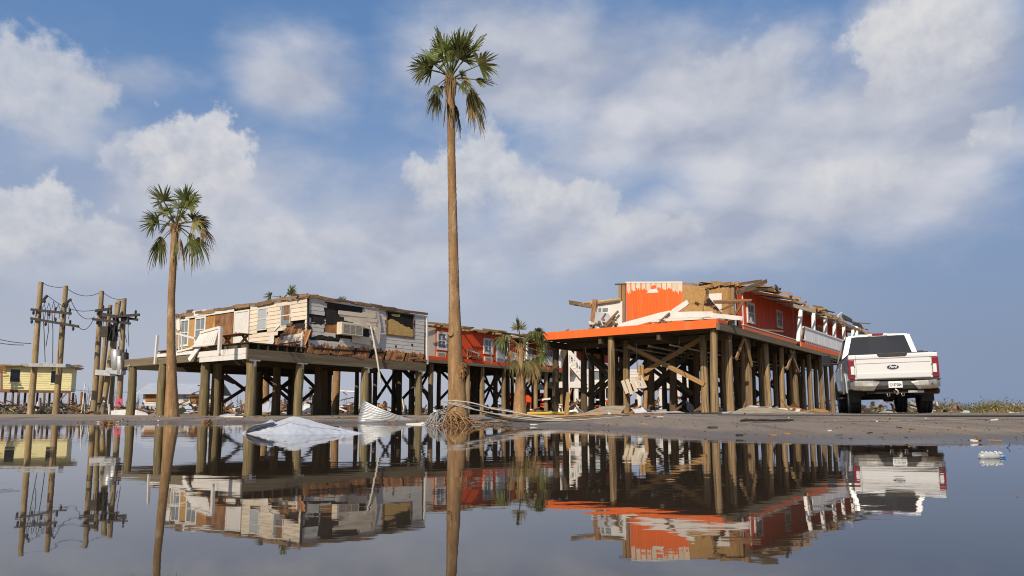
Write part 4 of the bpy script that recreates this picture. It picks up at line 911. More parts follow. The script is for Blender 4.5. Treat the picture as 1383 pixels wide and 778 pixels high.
def palm(label, path, radii, d, fr, fibre=.3, extra=12, green='frond', group=None, limp=False):
    """path: photo points up the trunk (base first) at distance d; fr: leaf tips as offsets in photo pixels"""
    pts = [px(x, y, d) for x, y in path]; base = pts[0].copy(); base.z = hgt(base.x, base.y) - .04; k = d / F
    th = thing('palm_tree', label, 'palm tree', base, 0, group); loc = [p - base for p in pts]; loc[0] = Vector((0, 0, -.1))
    # smooth path with ring scars
    def cr(t):
        n = len(loc) - 1; i = min(int(t * n), n - 1); f = t * n - i
        return loc[i].lerp(loc[i + 1], f), radii[i] + (radii[i + 1] - radii[i]) * f
    H_ = loc[-1].z; n = max(24, int(H_ / .055)); P_, R_s = [], []
    for i in range(n + 1):
        p, r = cr(i / n); P_.append(p); R_s.append(r * (1 + (.03 if i % 2 else -.02) + rnd(-.02, .02)))
    for _ in range(6): P_ = [P_[0]] + [(P_[i - 1] + P_[i] * 2 + P_[i + 1]) / 4 for i in range(1, n)] + [P_[-1]]
    MB().tube(P_, R_s, 14).build('trunk', M['trunk'], th)
    hub = P_[-1]; r = radii[-1]
    # old leaf bases round the top of the trunk
    fb = MB()
    for i in range(46):
        a = rnd(0, 6.28); t = rnd(0, fibre); c = hub + Vector((math.cos(a) * r * .9, math.sin(a) * r * .9, -t)); o = Vector((math.cos(a), math.sin(a), 0))
        L = rnd(.08, .2) * (1 if t > .05 else .6); fb.tube([c, c + o * .03 + Vector((0, 0, L * .5)), c + o * rnd(.02, .06) + Vector((0, 0, L * rnd(.4, .9)))], [.022, .017, .006], 4, True, False)
    fb.build('leaf_base', M['fibre'], th)
    sk = MB()
    for i in range(int(fibre * 110)):
        a = rnd(0, 6.28); c = hub + Vector((math.cos(a) * r, math.sin(a) * r, rnd(-.12, .05))); o = Vector((math.cos(a), math.sin(a), 0)); L = rnd(.1, fibre * 1.5)
        sk.tube([c, c + o * .05 + Vector((0, 0, -L * .4)), c + o * rnd(.0, .04) + Vector((0, 0, -L))], [.010, .010, .003], 3, False, False)
    sk.build('dead_skirt', M['frond_dead'], th)
    for f in fr:
        dx, dy, mt = f[0], f[1], f[2]; dep = f[3] if len(f) > 3 else rnd(-.5, .5)
        v = Vector((dx * k, 0, dy * k)); v.y = dep * v.length
        hang = dy < -8 or mt == 'frond_dead' or (limp and abs(dx) > 8)
        frond(th, hub + Vector((0, 0, rnd(-.08, .03))), v * (1.08 if not limp else 1.2), mt, hang)
    Lm = max(math.hypot(f[0], f[1]) for f in fr) * k
    for i in range(extra):
        a = rnd(0, 6.28); e = rnd(-.5, 1.3); v = Vector((math.cos(a) * math.cos(e), math.sin(a) * math.cos(e), math.sin(e))) * Lm * rnd(.6, .9)
        frond(th, hub, v, green if e > -.1 else random.choice(('frond_mix', 'frond_dead')), e < 0)
    return th, P_
G_, Y_, D_, X_ = 'frond', 'frond_young', 'frond_dead', 'frond_mix'
kT = 15 / F / 2
tallp, tp = palm('very tall palm with slender trunk rising between the white and orange buildings', [(619, 571), (617.5, 540), (615, 480), (613.5, 400), (611.5, 300), (609.5, 200), (608.5, 104)],
    [35 * kT, 25 * kT, 20 * kT, 14.5 * kT, 12.5 * kT, 11 * kT, 11 * kT], 15,
    [(-46, 50, G_), (-38, 44, Y_), (-56, 16, G_), (-46, 26, G_), (-33, -36, X_), (-30, -28, G_), (-16, 72, G_), (-5, 80, Y_), (9, 80, G_), (22, 72, G_), (33, 64, G_), (46, 56, G_), (-26, 62, G_), (-12, 54, Y_, -.4), (14, 56, G_, -.4), (34, 40, G_, -.3), (-30, 30, G_, -.5), (64, 22, G_), (60, 6, G_), (48, -44, D_), (52, -36, X_), (38, -30, D_), (10, -62, G_), (-8, -52, D_),
     (-16, 44, Y_), (24, 40, G_), (30, 6, D_), (22, 14, X_), (4, 36, Y_, -.8), (35, -16, G_)], .42, 2)
leftp, _ = palm('palm with leaning trunk growing beside the porch of the white house', [(232.5, 559), (231.8, 520), (231, 470), (231.5, 400), (234, 355), (237, 304)],
    [20 * 22.5 / F / 2, 14 * 22.5 / F / 2, 11 * 22.5 / F / 2, 9.2 * 22.5 / F / 2, 9 * 22.5 / F / 2, 10 * 22.5 / F / 2], 22.5,
    [(-15, 54, G_), (-4, 48, G_), (8, 50, Y_), (22, 55, G_), (38, 45, G_), (-36, 38, G_), (-50, 10, G_), (-44, 18, G_), (-35, -34, G_), (-30, -24, X_), (11, -44, G_), (45, -30, G_), (38, -34, G_), (22, -38, D_), (50, 4, X_), (52, -4, D_), (42, 14, G_), (30, 24, G_), (-12, 26, Y_), (4, 20, D_), (14, 10, X_, -.9), (0, 14, X_, -.9), (28, -14, X_)], .22, 3)
bare = MB(); b0 = leftp.matrix_basis.translation; hubl = px(237, 304, 22.5) - leftp.location
bp_ = [hubl, px(226, 280, 22.5) - leftp.location, px(213, 262, 22.3) - leftp.location, px(203, 251, 22.2) - leftp.location]; bare.tube(bp_, [.02, .014, .01, .006], 5); bare.tube([bp_[3], bp_[3] + Vector((-.1, 0, -.12)), bp_[3] + Vector((-.14, 0, -.3))], [.006, .005, .003], 4); bare.tube([bp_[2], bp_[2] + Vector((.12, 0, .03)), bp_[2] + Vector((.16, 0, -.1))], [.006, .005, .003], 4)
bare.build('bare_stalk', M['fibre'], leftp)
palm('short battered palm with drooping dead fronds in front of the orange wing', [(702, 560), (702, 540), (702.5, 500), (703, 466)], [20 * 26 / F / 2, 16 * 26 / F / 2, 9.5 * 26 / F / 2, 10 * 26 / F / 2], 26,
    [(-36, 18, G_), (-30, 20, X_), (-28, 2, G_), (-20, -16, X_), (-4, 36, G_), (-2, 33, X_), (36, 24, G_), (31, 30, G_), (28, 26, X_), (36, 12, X_), (38, -10, G_), (30, -22, G_), (20, -32, D_), (6, -36, D_), (12, -30, X_), (8, 10, Y_, -.8), (24, -24, X_), (3, 14, D_, -.6), (-10, -26, X_, -.6), (11, -28, X_, -.5), (-18, -12, D_, -.2), (-26, 10, G_, .4), (22, 30, Y_, .3)], .16, 0, limp=True)
palm('palm standing behind the white house, its crown just above the roof', [(357, 556), (358, 500), (366, 450), (383, 402)], [.30, .26, .2, .18], 44,
    [(-24, 4, G_), (-20, -3, G_), (18, 16, Y_), (10, 10, X_), (20, 10, G_), (-6, 4, D_), (2, 2, D_), (-14, -16, X_), (16, -16, X_)], .4, 0)
palm('thick-trunked palm behind the white house, lowest crown among the piles', [(428, 556), (429, 546), (430, 534)], [.36, .34, .30], 40, [(-12, 12, Y_), (10, 14, X_), (-16, 2, X_), (14, 0, D_), (6, -10, D_), (-8, -12, D_), (0, 16, G_), (16, 8, G_)], .4, 4)
palm('palm hidden behind the shaded wall, only leaf tips above the roof', [(452, 556), (455, 500), (459, 414)], [.26, .22, .18], 42, [(4, 16, G_), (9, 13, G_), (-15, 13, X_), (14, -3, G_), (-10, -8, X_)], .3, 0)

# ------------------------------------------------------------------ utility poles and lines
def upole(label, b, t, d, r=.17, group='leaning utility poles'):
    p0 = px(*b, d); p0.z = hgt(p0.x, p0.y) - .2; p1 = px(*t, d) - p0
    th = thing('utility_pole', label, 'utility pole', p0, 0, group)
    MB().tube([Vector((0, 0, 0)), p1 * .33 + Vector((.02, 0, 0)), p1 * .66, p1], [r * 1.12, r * 1.05, r * .95, r * .82], 10).build('pole', M['pole'], th)
    return th, p0, d
def on(th, x, y, dd=0.0): return px(x, y, th[2] + dd) - th[1]
def arm(th, a, b, dd=-.28, w=.16, m='steel', n=5):
    p, q = on(th, *a, dd), on(th, *b, dd); ca = board(th[0], 'crossarm', p, q, w, .12, M[m])
    for i in range(n):
        c = p.lerp(q, (i + .5) / n + rnd(-.06, .06)); up = 1 if i % 2 else -1
        MB().tube([c + Vector((0, 0, .06 * up)), c + Vector((0, 0, .20 * up)), c + Vector((0, 0, .32 * up))], [.05, .085, .05], 6).build('insulator', M['steel'], th[0])
p1 = upole('leftmost leaning utility pole, carrying two long crossarms, before yellow house', (41, 556), (55.5, 381), 45)
p2 = upole('leaning utility pole standing at the right end of the yellow house', (75, 555), (89, 386), 45.8)
p3 = upole('leaning utility pole with bare top left of the transformer cluster', (126, 556), (137.5, 393), 47)
p4 = upole('utility pole tilted most, behind the bare-topped pole of the cluster', (131, 554), (149, 412), 50)
p5 = upole('tilted utility pole in the middle of the cluster of five poles', (137.5, 556), (161, 406), 47.5)
p6 = upole('thin utility pole just behind the grey transformers', (149, 555), (158, 408), 51, .15)
p7 = upole('rightmost utility pole of the cluster, carrying the grey transformers', (160, 556), (168, 403), 47)
arm(p1, (42, 418), (96, 423.5), n=6); arm(p1, (41.5, 430), (106, 441), n=7)
arm(p2, (86, 412), (96, 404), -.3, .12, n=1); arm(p1, (56, 408), (64, 399), -.3, .12, n=1)
board(p1[0], 'platform', on(p1, 38, 493, -.4), on(p1, 92, 494, -.4), .22, .5, M['galv'])
for i, dx in enumerate((58, 64, 70)): MB().tube([on(p1, dx, 420, -.3), on(p1, dx + 1.5, 447, -.3), on(p1, dx + (3, -2, 1)[i], (489, 468, 500)[i], -.25)], .025, 4).build('drop_wire', M['wire'], p1[0])
for i in range(6):
    x = 57 + i * 6.5; MB().tube([on(p1, x, 417, -.3), on(p1, x + 2.6, 411 - (i % 3) * 2, -.3), on(p1, x + 5, 419, -.3), on(p1, x + 3, 431, -.3)], .022, 4).build('jumper_wire', M['wire'], p1[0])
arm(p3, (128.5, 420), (150, 417), n=3); arm(p3, (125, 431), (176, 437), n=6); arm(p7, (138, 424), (186, 432), -.3, n=6); arm(p7, (150, 428), (188.5, 425), -.5, n=4); arm(p5, (140, 444), (166, 447), n=4); arm(p4, (136, 452), (160, 436), .3, n=3)
for th, a, b in ((p5, (131, 503), (160, 505)), (p7, (145, 500), (166, 503))): board(th[0], 'platform', on(th, *a, -.5), on(th, *b, -.5), .35, .45, M['galv'])
for th, x, y0, y1, r, m in ((p7, 157.5, 472, 500, .33, 'galv'), (p7, 168, 476, 500, .26, 'steel'), (p7, 163, 481, 506, .3, 'galv')):
    c = MB(); a = on(th, x, y1, -.45); t = on(th, x, y0, -.45)
    c.tube([a, a + Vector((0, 0, .03)), t - Vector((0, 0, .05)), t], [r * .9, r, r, r * .8], 14); tr = c.build('transformer', M[m], th[0])
    for s_ in (-.12, .12): MB().tube([t + Vector((s_, 0, 0)), t + Vector((s_, 0, .22))], [.05, .03], 6).build('bushing', M['steel'], tr)
MB().box(on(p5, 152, 450, -.4), (.5, .4, 1.0)).build('equipment_box', M['steel'], p5[0]); MB().box(on(p3, 142, 448, -.3), (.5, .3, .7)).build('equipment_box', M['steel'], p3[0])
for i in range(9): x = 140 + i * 4.2; MB().tube([on(p7, x, 432, -.3), on(p7, x + rnd(-3, 3), 445, -.4), on(p7, x + rnd(-4, 4), rnd(455, 475), -.4)], .022, 4).build('jumper_wire', M['wire'], p7[0])
def wire(label, a, b, sag, r=.02, m='wire', name='power_line'):
    A, B = Vector(a), Vector(b); n = 16
    pts = [A.lerp(B, i / n) - Vector((0, 0, sag * 4 * (i / n) * (1 - i / n))) - A for i in range(n + 1)]
    o = MB().tube(pts, r, 5, False).build(name, M[m], None, A); tag(o, label, 'power line', 'overhead lines'); return o
wire('overhead line from the leftmost pole top to its neighbour', px(57, 382, 45), px(89, 387, 45.8), .15)
wire('overhead line between the pole right of the yellow house and the bare-topped pole', px(89, 388, 45.8), px(137, 394, 47), .42)
wire('overhead line from the bare-topped pole to the rightmost cluster pole', px(138, 394, 47), px(168, 404, 47), .2)
wire('upper slack line from the crossarm brace towards the pole cluster', px(64, 399, 45), px(134, 417, 47), .5)
wire('lower slack line sagging below the crossarm brace towards the cluster', px(96, 406, 45.8), px(128, 428, 47), .55)
wire('slack line dropping from the long lower crossarm towards the cluster', px(106, 441, 45), px(126, 432, 47), .4)
wire('upper of two lines coming in from the left edge to the leftmost pole', px(-60, 436, 45), px(42, 464, 45), .3, .025)
wire('lower of two lines coming in from the left edge to the leftmost pole', px(-60, 442, 45), px(32, 466, 45), .3, .025)
wire('thin low line strung from the yellow house past the cluster', px(96, 526, 52), px(185, 529, 52), .1, .015)

# ------------------------------------------------------------------ yellow house and far buildings
YF = Frame(*px(2, 527, 62)[:2], 27)
yh = thing('yellow_house', 'pale yellow clapboard house on short piles behind the leaning poles', 'house', YF.o, YF.ang)
YX = Plane(YF, 'X', 0, yh); yl = YX.hit(97, 510)[0]; zt = YX.hit(50, 495)[1]; zb = YX.hit(50, 527)[1]
y1 = YX.rect(14, 498.5, 27, 516); y2 = YX.rect(69, 501, 76.5, 517.5)
siding(YX, .0, yl, zb, zt, .2, M['yellow'], [y1, y2], jit=.0); MB().lo((yl - .015, .02, zb), (yl + .01, 4.4, zt)).build('end_wall', M['yellow'], yh)
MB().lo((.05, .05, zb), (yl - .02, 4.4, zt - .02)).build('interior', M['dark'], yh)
for r in (y1, y2): YX.box('window_frame', r[0] - .1, r[1] + .1, r[3] - .02, r[3] + .09, .0, .06, M['yellow']); YX.box('window_frame', r[0] - .1, r[1] + .1, r[2] - .09, r[2] + .02, .0, .06, M['yellow']); YX.box('pane', r[0], r[1], r[2], r[3], -.05, -.02, M['dark_glass'])
ro = MB(); ro.lo((-.4, -.5, zt), (yl + .4, 4.6, zt + .12)); ro.build('roof', M['tinrust'], yh)
for i in range(12): a = rnd(0, yl); board(yh, 'roof_board', (a, -.45, zt + .08), (a + rnd(.5, 1.8), -.45 + rnd(-.1, .1), zt + rnd(.05, .2)), .10, .05, M['roofwood' if i % 2 else 'galv'], rough=True)
board(yh, 'roof_board', (yl - 1.2, -.5, zt + .25), (yl + .9, -.4, zt - .12), .12, .3, M['shingle'])
board(yh, 'beam', (0, .05, zb - .12), (yl, .05, zb - .12), .22, .1, M['brownwood']); 
for i in range(7):
    for y in (.1, 3.9): p = YF.wor((.3 + i * .95, y, 0)); post(yh, 'post', .3 + i * .95, y, hgt(p.x, p.y) - .2, zb - .1, .2, M['brownwood'])
PX = Plane(YF, 'X', -.6, yh)
for a, b, w in (((-3, 499), (8, 497), .5), ((-3, 509), (13, 508), .12), ((-3, 503), (10, 504), .1), ((3, 498), (3, 526), .15), ((-2, 498), (-2, 526), .15)): PX.stick('porch_board', a, b, w, .08, M['brownwood'], .3)
board(yh, 'deck_board', (-3.5, -.6, zb - .1), (yl * .15, -.6, zb - .1), .25, 1.2, M['brownwood'])
CF = Frame(*px(193, 545, 58)[:2], 8)
ct = thing('cottage', 'small white-roofed cottage with boarded brown front seen beyond the porch piles', 'house', CF.o, CF.ang)
CX = Plane(CF, 'X', 0, ct); cl = CX.hit(286, 540)[0]; c0 = CX.hit(240, 548)[1]; c1 = CX.hit(240, 531)[1]
siding(CX, .0, cl, c0, c1, .2, M['whiteside'], [], jit=0); siding(Plane(CF, 'Y', -.01, ct), .05, 4, c0, c1, .2, M['whiteside'], [])
g = MB(); g.prism([(-.5, c1 - .1), (2.2, c1 + .75), (4.8, c1 - .1), (4.8, c1), (2.2, c1 + .87), (-.5, c1)], -.4, cl + .4, 'x'); g.build('roof', M['tinwhite'], ct)
r = CX.rect(197, 532, 216, 542); CX.box('boarded_window', r[0], r[1], r[2], r[3], .04, .09, M['ply']); r = CX.rect(248, 533, 254, 541); CX.box('window', r[0], r[1], r[2], r[3], .04, .08, M['window_glass'])
r = CX.rect(258, 533, 282, 545); CX.box('boarded_window', r[0], r[1], r[2], r[3], .04, .09, M['ply'])
for i in range(6):
    for y in (.2, 3.6): p = CF.wor((.3 + i * .95 * cl / 5.4, y, 0)); post(ct, 'post', .3 + i * .95 * cl / 5.4, y, 0, c0, .2, M['post'])
# white porch and stair far behind the orange building
WPF = Frame(*px(766, 540, 47)[:2], 10)
wpp = thing('white_carport', 'white carport with square columns seen through the piles behind the motel', 'carport', WPF.o, WPF.ang); WX = Plane(WPF, 'X', 0, wpp)
for x in (778, 794, 815, 838, 862, 892, 915, 935): q = WX.hit(x, 540)[0]; board(wpp, 'column', (q, 0, .1), (q, 0, WX.hit(x, 522)[1]), .26, .26, M['white'], (1, 0, 0)); board(wpp, 'column', (q + .4, 4, .1), (q + .4, 4, WX.hit(x, 522)[1]), .22, .22, M['white'], (1, 0, 0))
za = WX.hit(800, 524)[1]; zc = WX.hit(800, 516)[1]; zd = WX.hit(800, 497)[1]; qe = WX.hit(945, 520)[0]
MB().lo((-1, -.2, za), (qe, 4.4, zc)).build('roof', M['white'], wpp); siding(Plane(WPF, 'X', 1.2, wpp), -.5, qe, zc + .01, zd, .2, M['whiteside'], [(2.2, 3.4, zc + .3, zd - .2), (5.4, 6.2, zc + .3, zd - .2)], jit=0)
MB().lo((-.5, 1.25, zc + .02), (qe, 4.2, zd)).build('wall', M['window_glass'], wpp); WX.stick('brace', (806, 523), (815, 540), .16, .12, M['white'], .2)
stf = thing('white_staircase', 'white wooden outdoor stair leading down behind the orange deck', 'staircase', px(772, 520, 42), 0)
s0, s1 = px(769, 490, 42) - stf.location, px(797, 523, 41) - stf.location
for o_ in (0, .9):
    board(stf, 'stringer', s0 + Vector((0, o_, 0)), s1 + Vector((0, o_, 0)), .26, .06, M['white']); board(stf, 'handrail', s0 + Vector((0, o_, .75)), s1 + Vector((0, o_, .75)), .1, .06, M['white'])
for i in range(8):
    c = s0.lerp(s1, (i + .5) / 8); board(stf, 'tread', c + Vector((-.0, -.02, .12)), c + Vector((0, .92, .12)), .04, .24, M['white']); board(stf, 'baluster', c + Vector((0, -.05, .1)), c + Vector((0, -.05, .75)), .05, .05, M['white'])
board(stf, 'post', s1 + Vector((.1, 0, -.9)), s1 + Vector((.1, 0, .75)), .12, .12, M['white']); board(stf, 'post', s0 + Vector((-.05, 0, -2.3)), s0 + Vector((-.05, 0, .8)), .12, .12, M['white'])

# ------------------------------------------------------------------ pickup truck
rl = Vector((.4745 * 18.2, 18.2, 0)); hd = R(-21)
ctr = rl + Vector((math.cos(hd), math.sin(hd), 0)) * 1.015
tk = thing('pickup_truck', 'white four-door pickup truck parked on the road, seen from behind', 'pickup truck', (ctr.x, ctr.y, hgt(ctr.x + .5, ctr.y + 1.2) + .012), hd)
tk.rotation_euler = (R(.3), R(-1.1), hd)
def mir(f): return [f(1), f(-1)]
# bedsides with wheel arch
def arc(cy, cz, r, a0, a1, n): return [(cy + r * math.cos(R(a0 + (a1 - a0) * i / n)), cz + r * math.sin(R(a0 + (a1 - a0) * i / n))) for i in range(n + 1)]
side = [(.05, .80), (.05, 1.50), (2.30, 1.50), (2.30, .62)] + [(y, z) for y, z in arc(1.28, .46, .58, 16, 164, 14)] + [(.55, .66), (.2, .72)]
bed = MB()
for s in (1, -1):
    bed.prism(side, s * .935, s * 1.005, 'x')
bed.lo((-.93, .10, .86), (.93, 2.28, .92)); bed.lo((-.93, 2.22, .93), (.93, 2.29, 1.49))
bo = bevel(bed.build('bed', M['paint'], tk), .03, 3, 30)
for s in (1, -1):
    fl = MB(); A = arc(1.28, .46, .585, 8, 172, 18); B = arc(1.28, .46, .655, 8, 172, 18)
    fl.grid([[(s * 1.004, y, z) for y, z in A], [(s * 1.045, y, z) for y, z in arc(1.28, .46, .60, 8, 172, 18)], [(s * 1.043, y, z) for y, z in arc(1.28, .46, .635, 8, 172, 18)], [(s * 1.003, y, z) for y, z in B]], True); fl.build('wheel_arch', M['paint'], tk)
    wl = MB(); wl.prism(arc(1.28, .46, .56, 0, 180, 14), s * .60, s * .93, 'x'); wl.build('wheel_well', M['under'], tk)
    rc = MB(); rc.lo((s * .955, .06, 1.502), (s * 1.0, 2.28, 1.525)); rc.build('bed_rail_cap', M['plastic'], tk)
# rear corner posts round the lamps
for s in (1, -1):
    c = MB(); c.lo((s * .82, -.005, 1.385), (s * 1.0, .09, 1.50)); c.lo((s * .82, .0, .80), (s * 1.0, .09, .868)); c.lo((s * .82, .03, .868), (s * .99, .09, 1.385)); bevel(c.build('bed_corner', M['paint'], tk), .02, 3)
    L_ = MB(); L_.lo((s * .868, -.03, .875), (s * 1.012, .16, 1.38)); lo_ = bevel(L_.build('tail_lamp', M['lampred'], tk), .025, 3)
    W_ = MB(); W_.lo((s * .876, -.037, 1.00), (s * .958, .02, 1.21)); bevel(W_.build('lens', M['lampwhite'], lo_), .008, 2)
    for z in (.985, 1.225): S_ = MB(); S_.lo((s * .85, -.034, z - .006), (s * 1.005, .0, z + .006)); S_.build('lamp_divider', M['plastic'], lo_)
# tailgate: pressed sheet with creases, bowed slightly
prof = [(.03, .875), (-.020, .882), (-.030, .90), (-.036, 1.015), (-.020, 1.03), (-.022, 1.26), (-.038, 1.275), (-.040, 1.368), (-.020, 1.378), (-.020, 1.388), (-.046, 1.396), (-.050, 1.455), (-.036, 1.49), (.0, 1.502), (.05, 1.502)]
tg = MB(); xs = [-.825 + 1.65 * i / 24 for i in range(25)]
tg.grid([[(x, y - .012 * (1 - (x / .825) ** 2), z) for k, (y, z) in enumerate(prof)] for x in xs], False)
tgo = solid(tg.build('tailgate', M['paint'], tk), .02, -1)
hb = MB(); hb.prism([(-.34, 1.522), (.34, 1.522), (.335, 1.452), (.29, 1.412), (-.29, 1.412), (-.335, 1.452)], -.064, .04, 'y'); ho = bevel(hb.build('tailgate_handle', M['plastic'], tk), .012, 2)
hc = MB(); hc.lo((-.15, -.07, 1.435), (.15, -.063, 1.475)); hc.build('grip', M['under'], ho)
tc_ = MB(); tc_.lo((-.80, -.012, 1.505), (.80, .05, 1.522)); tc_.build('tailgate_cap', M['plastic'], tk)
# oval badge
def oval(rx, rz, y0, y1, n=28):
    b = MB(); b.prism([(rx * math.cos(6.2832 * i / n), rz * math.sin(6.2832 * i / n)) for i in range(n)], y0, y1, 'y'); return b
em = oval(.135, .056, -.052, -.020).build('emblem', M['chrome'], tk, (0, -.0, 1.165)); oval(.126, .049, -.055, -.050).build('badge_field', M['navy'], em)
def text(name, s, size, parent, loc, m, shear=0, sx=1.0, ex=.002, bold=.0):
    cu = bpy.data.curves.new(name, 'FONT'); cu.body = s; cu.size = size; cu.align_x = 'CENTER'; cu.align_y = 'CENTER'; cu.extrude = ex; cu.offset = bold; cu.shear = shear; cu.materials.append(m)
    tmp = bpy.data.objects.new(name, cu); me = bpy.data.meshes.new_from_object(tmp); me.name = name; bpy.data.objects.remove(tmp); o = link(name, me, parent, loc); o.rotation_euler = (R(90), 0, 0); o.scale = (sx, 1, 1); return o
text('badge_lettering', 'Ford', .082, em, (-.005, -.057, .002), M['platewhite'], .35, 1.05, .002, .002)
# rear bumper: dark step with chrome ends
bm_ = MB(); bm_.prism([(-.30, -.02), (-.30, .80), (.02, .80), (.02, .60), (-.12, .56), (-.22, .58)][::-1] if False else [(-.22, .60), (-.24, .70), (-.22, .80), (.0, .825), (.02, .60)], -.50, .50, 'x'); bp_o = bevel(bm_.build('bumper', M['plastic'], tk), .015, 2)
for s in (1, -1):
    c = MB(); rows = []
    for k, (x, zt_, zb_, y) in enumerate(((.42, .775, .60, -.245), (.50, .795, .585, -.25), (.72, .80, .59, -.245), (.90, .812, .61, -.21), (.985, .825, .645, -.13), (1.015, .83, .67, .02), (1.015, .83, .68, .20))):
        xx = x if k else x - .0
        k0 = 1 if k == 0 else 0; rows.append([(s * (xx - .075 * k0), y + .06, zt_ + .014), (s * (xx - .07 * k0), y + .01, zt_ + .006), (s * (xx - .06 * k0), y - .006, zt_ - .025), (s * xx, y - .016, (zt_ + zb_) / 2), (s * (xx + .05 * k0), y - .006, zb_ + .012), (s * (xx + .055 * k0), y + .05, zb_)])
    c.grid(rows, False); solid(c.build('bumper_end', M['chrome'], tk), .02, -1 if s > 0 else 1)
    p = MB(); p.lo((s * .46, -.20, .825), (s * 1.0, .02, .845)); p.build('step_pad', M['plastic'], tk)
    MB().tube([(s * .80, -.262, .715), (s * .80, -.22, .715)], .022, 10).build('parking_sensor', M['plastic'], tk)
    q = MB(); q.lo((s * .55, -.262, .60), (s * .88, -.21, .66)); q.build('bumper_recess', mat('bumper_shadow_plastic', (.13, .10, .07), (.08, .06, .045), 8, rough=.7, var=0) if s > 0 else MATS['bumper_shadow_plastic'], tk)
MB().lo((-.98, -.12, .845), (.98, .03, .872)).build('step_bumper', M['plastic'], tk)
pl_ = MB(); pl_.lo((-.155, -.262, .635), (.155, -.245, .795)); plo = bevel(pl_.build('licence_plate', M['platewhite'], tk), .008, 2)
text('plate_number', 'C653204', .098, plo, (0, -.2645, .705), M['ink'], 0, .72, .002, .0035)
# hitch, frame, axle, exhaust, spare
hm = MB(); hm.lo((-.65, -.12, .50), (.65, -.02, .585)); hm.lo((-.06, -.30, .49), (.06, -.04, .57)); ht = bevel(hm.build('hitch_receiver', M['under'], tk), .012, 2)
for s in (-.19, .13): MB().tube([(s, -.14, .50), (s + .01, -.18, .43), (s + .06, -.15, .44), (s + .06, -.12, .5)], .012, 6).build('chain_loop', M['chrome'], ht)
MB().tube([(-.02, -.31, .60), (.03, -.33, .56), (.04, -.33, .50), (.0, -.32, .47)], .022, 7).build('connector', M['chrome'], ht)
MB().lo((.28, -.16, .51), (.62, -.125, .57)).build('step_plate', M['galv'], ht)
fm = MB()
for s in (1, -1): fm.lo((s * .45, .0, .56), (s * .56, 6.0, .74))
for y in (.3, 2.4, 3.8): fm.lo((-.45, y, .58), (.45, y + .12, .70))
fm.build('chassis', M['under'], tk)
ax = MB(); ax.tube([(-.78, 1.28, .46), (-.16, 1.28, .46), (-.1, 1.28, .46), (.1, 1.28, .46), (.16, 1.28, .46), (.78, 1.28, .46)], [.06, .06, .15, .15, .06, .06], 10); ax.tube([(-.78, 5.35, .46), (.78, 5.35, .46)], .06, 8)
for s in (.52, -.52): ax.lo((s - .04, .55, .50), (s + .04, 2.0, .55)); ax.tube([(s, 1.05, .46), (s * .9, .9, .80)], .035, 8)
ax.build('axle', M['under'], tk)
MB().tube([(.40, 2.5, .50), (.42, 1.6, .60), (.60, .75, .56), (.82, .35, .545), (1.0, .18, .545)], .055, 10).build('exhaust_pipe', M['rust'], tk)
MB().tube([(.50, .45, .545), (.98, .12, .545)], .075, 12).build('muffler', M['rust'], tk)
sp = MB(); sp.tube([(0, .95, .70), (0, .95, .52)], .36, 18); sp.build('spare_wheel', M['tyre'], tk)
# wheels
def wheel(x, y, r=.43, w=.29):
    b = MB(); s = 1 if x > 0 else -1; n = 28; pr = [(-w / 2 + .02, r * .60), (-w / 2, r * .72), (-w / 2 + .008, r * .90), (-w / 2 + .035, r * .985), (-.06, r), (-.055, r * .972), (-.035, r * .972), (-.03, r), (.03, r), (.035, r * .972), (.055, r * .972), (.06, r), (w / 2 - .035, r * .985), (w / 2 - .008, r * .90), (w / 2, r * .72), (w / 2 - .02, r * .60)]
    b.grid([[(q, rr * (1 if not (2 < k < 13) or j % 2 else .985) * math.cos(6.28319 * j / n), rr * (1 if not (2 < k < 13) or j % 2 else .985) * math.sin(6.28319 * j / n)) for k, (q, rr) in enumerate(pr)] for j in range(n + 1)], False)
    t = b.build('wheel', M['tyre'], tk, (x, y, r))
    # tread blocks
    tb_ = MB()
    for j in range(40):
        a = 6.28319 * j / 40
        for q in (-.10, -.0, .10):
            aa = a + (.07 if q else 0); rot = Matrix.Rotation(aa, 3, 'X'); tb_.box(rot @ Vector((q, r + .002, 0)), (.072, .014, .042), rot)
    tb_.build('tread', M['tyre'], t)
    m = MB(); n = 20; pr = [(s * (w / 2 - .015), r * .61), (s * (w / 2 - .05), r * .56), (s * (w / 2 - .09), r * .50), (s * (w / 2 - .05), r * .22), (s * (w / 2 - .02), .0)]
    m.grid([[(q, rr * math.cos(6.28319 * j / n), rr * math.sin(6.28319 * j / n)) for q, rr in pr] for j in range(n + 1)], True); ri = m.build('rim', M['chrome'], t)
    return t
for x in (.83, -.83):
    for y in (1.28, 5.35): wheel(x, y)
for s in (1, -1): MB().lo((s * .70, .74, .30), (s * .98, .765, .66)).build('mud_flap', M['plastic'], tk)
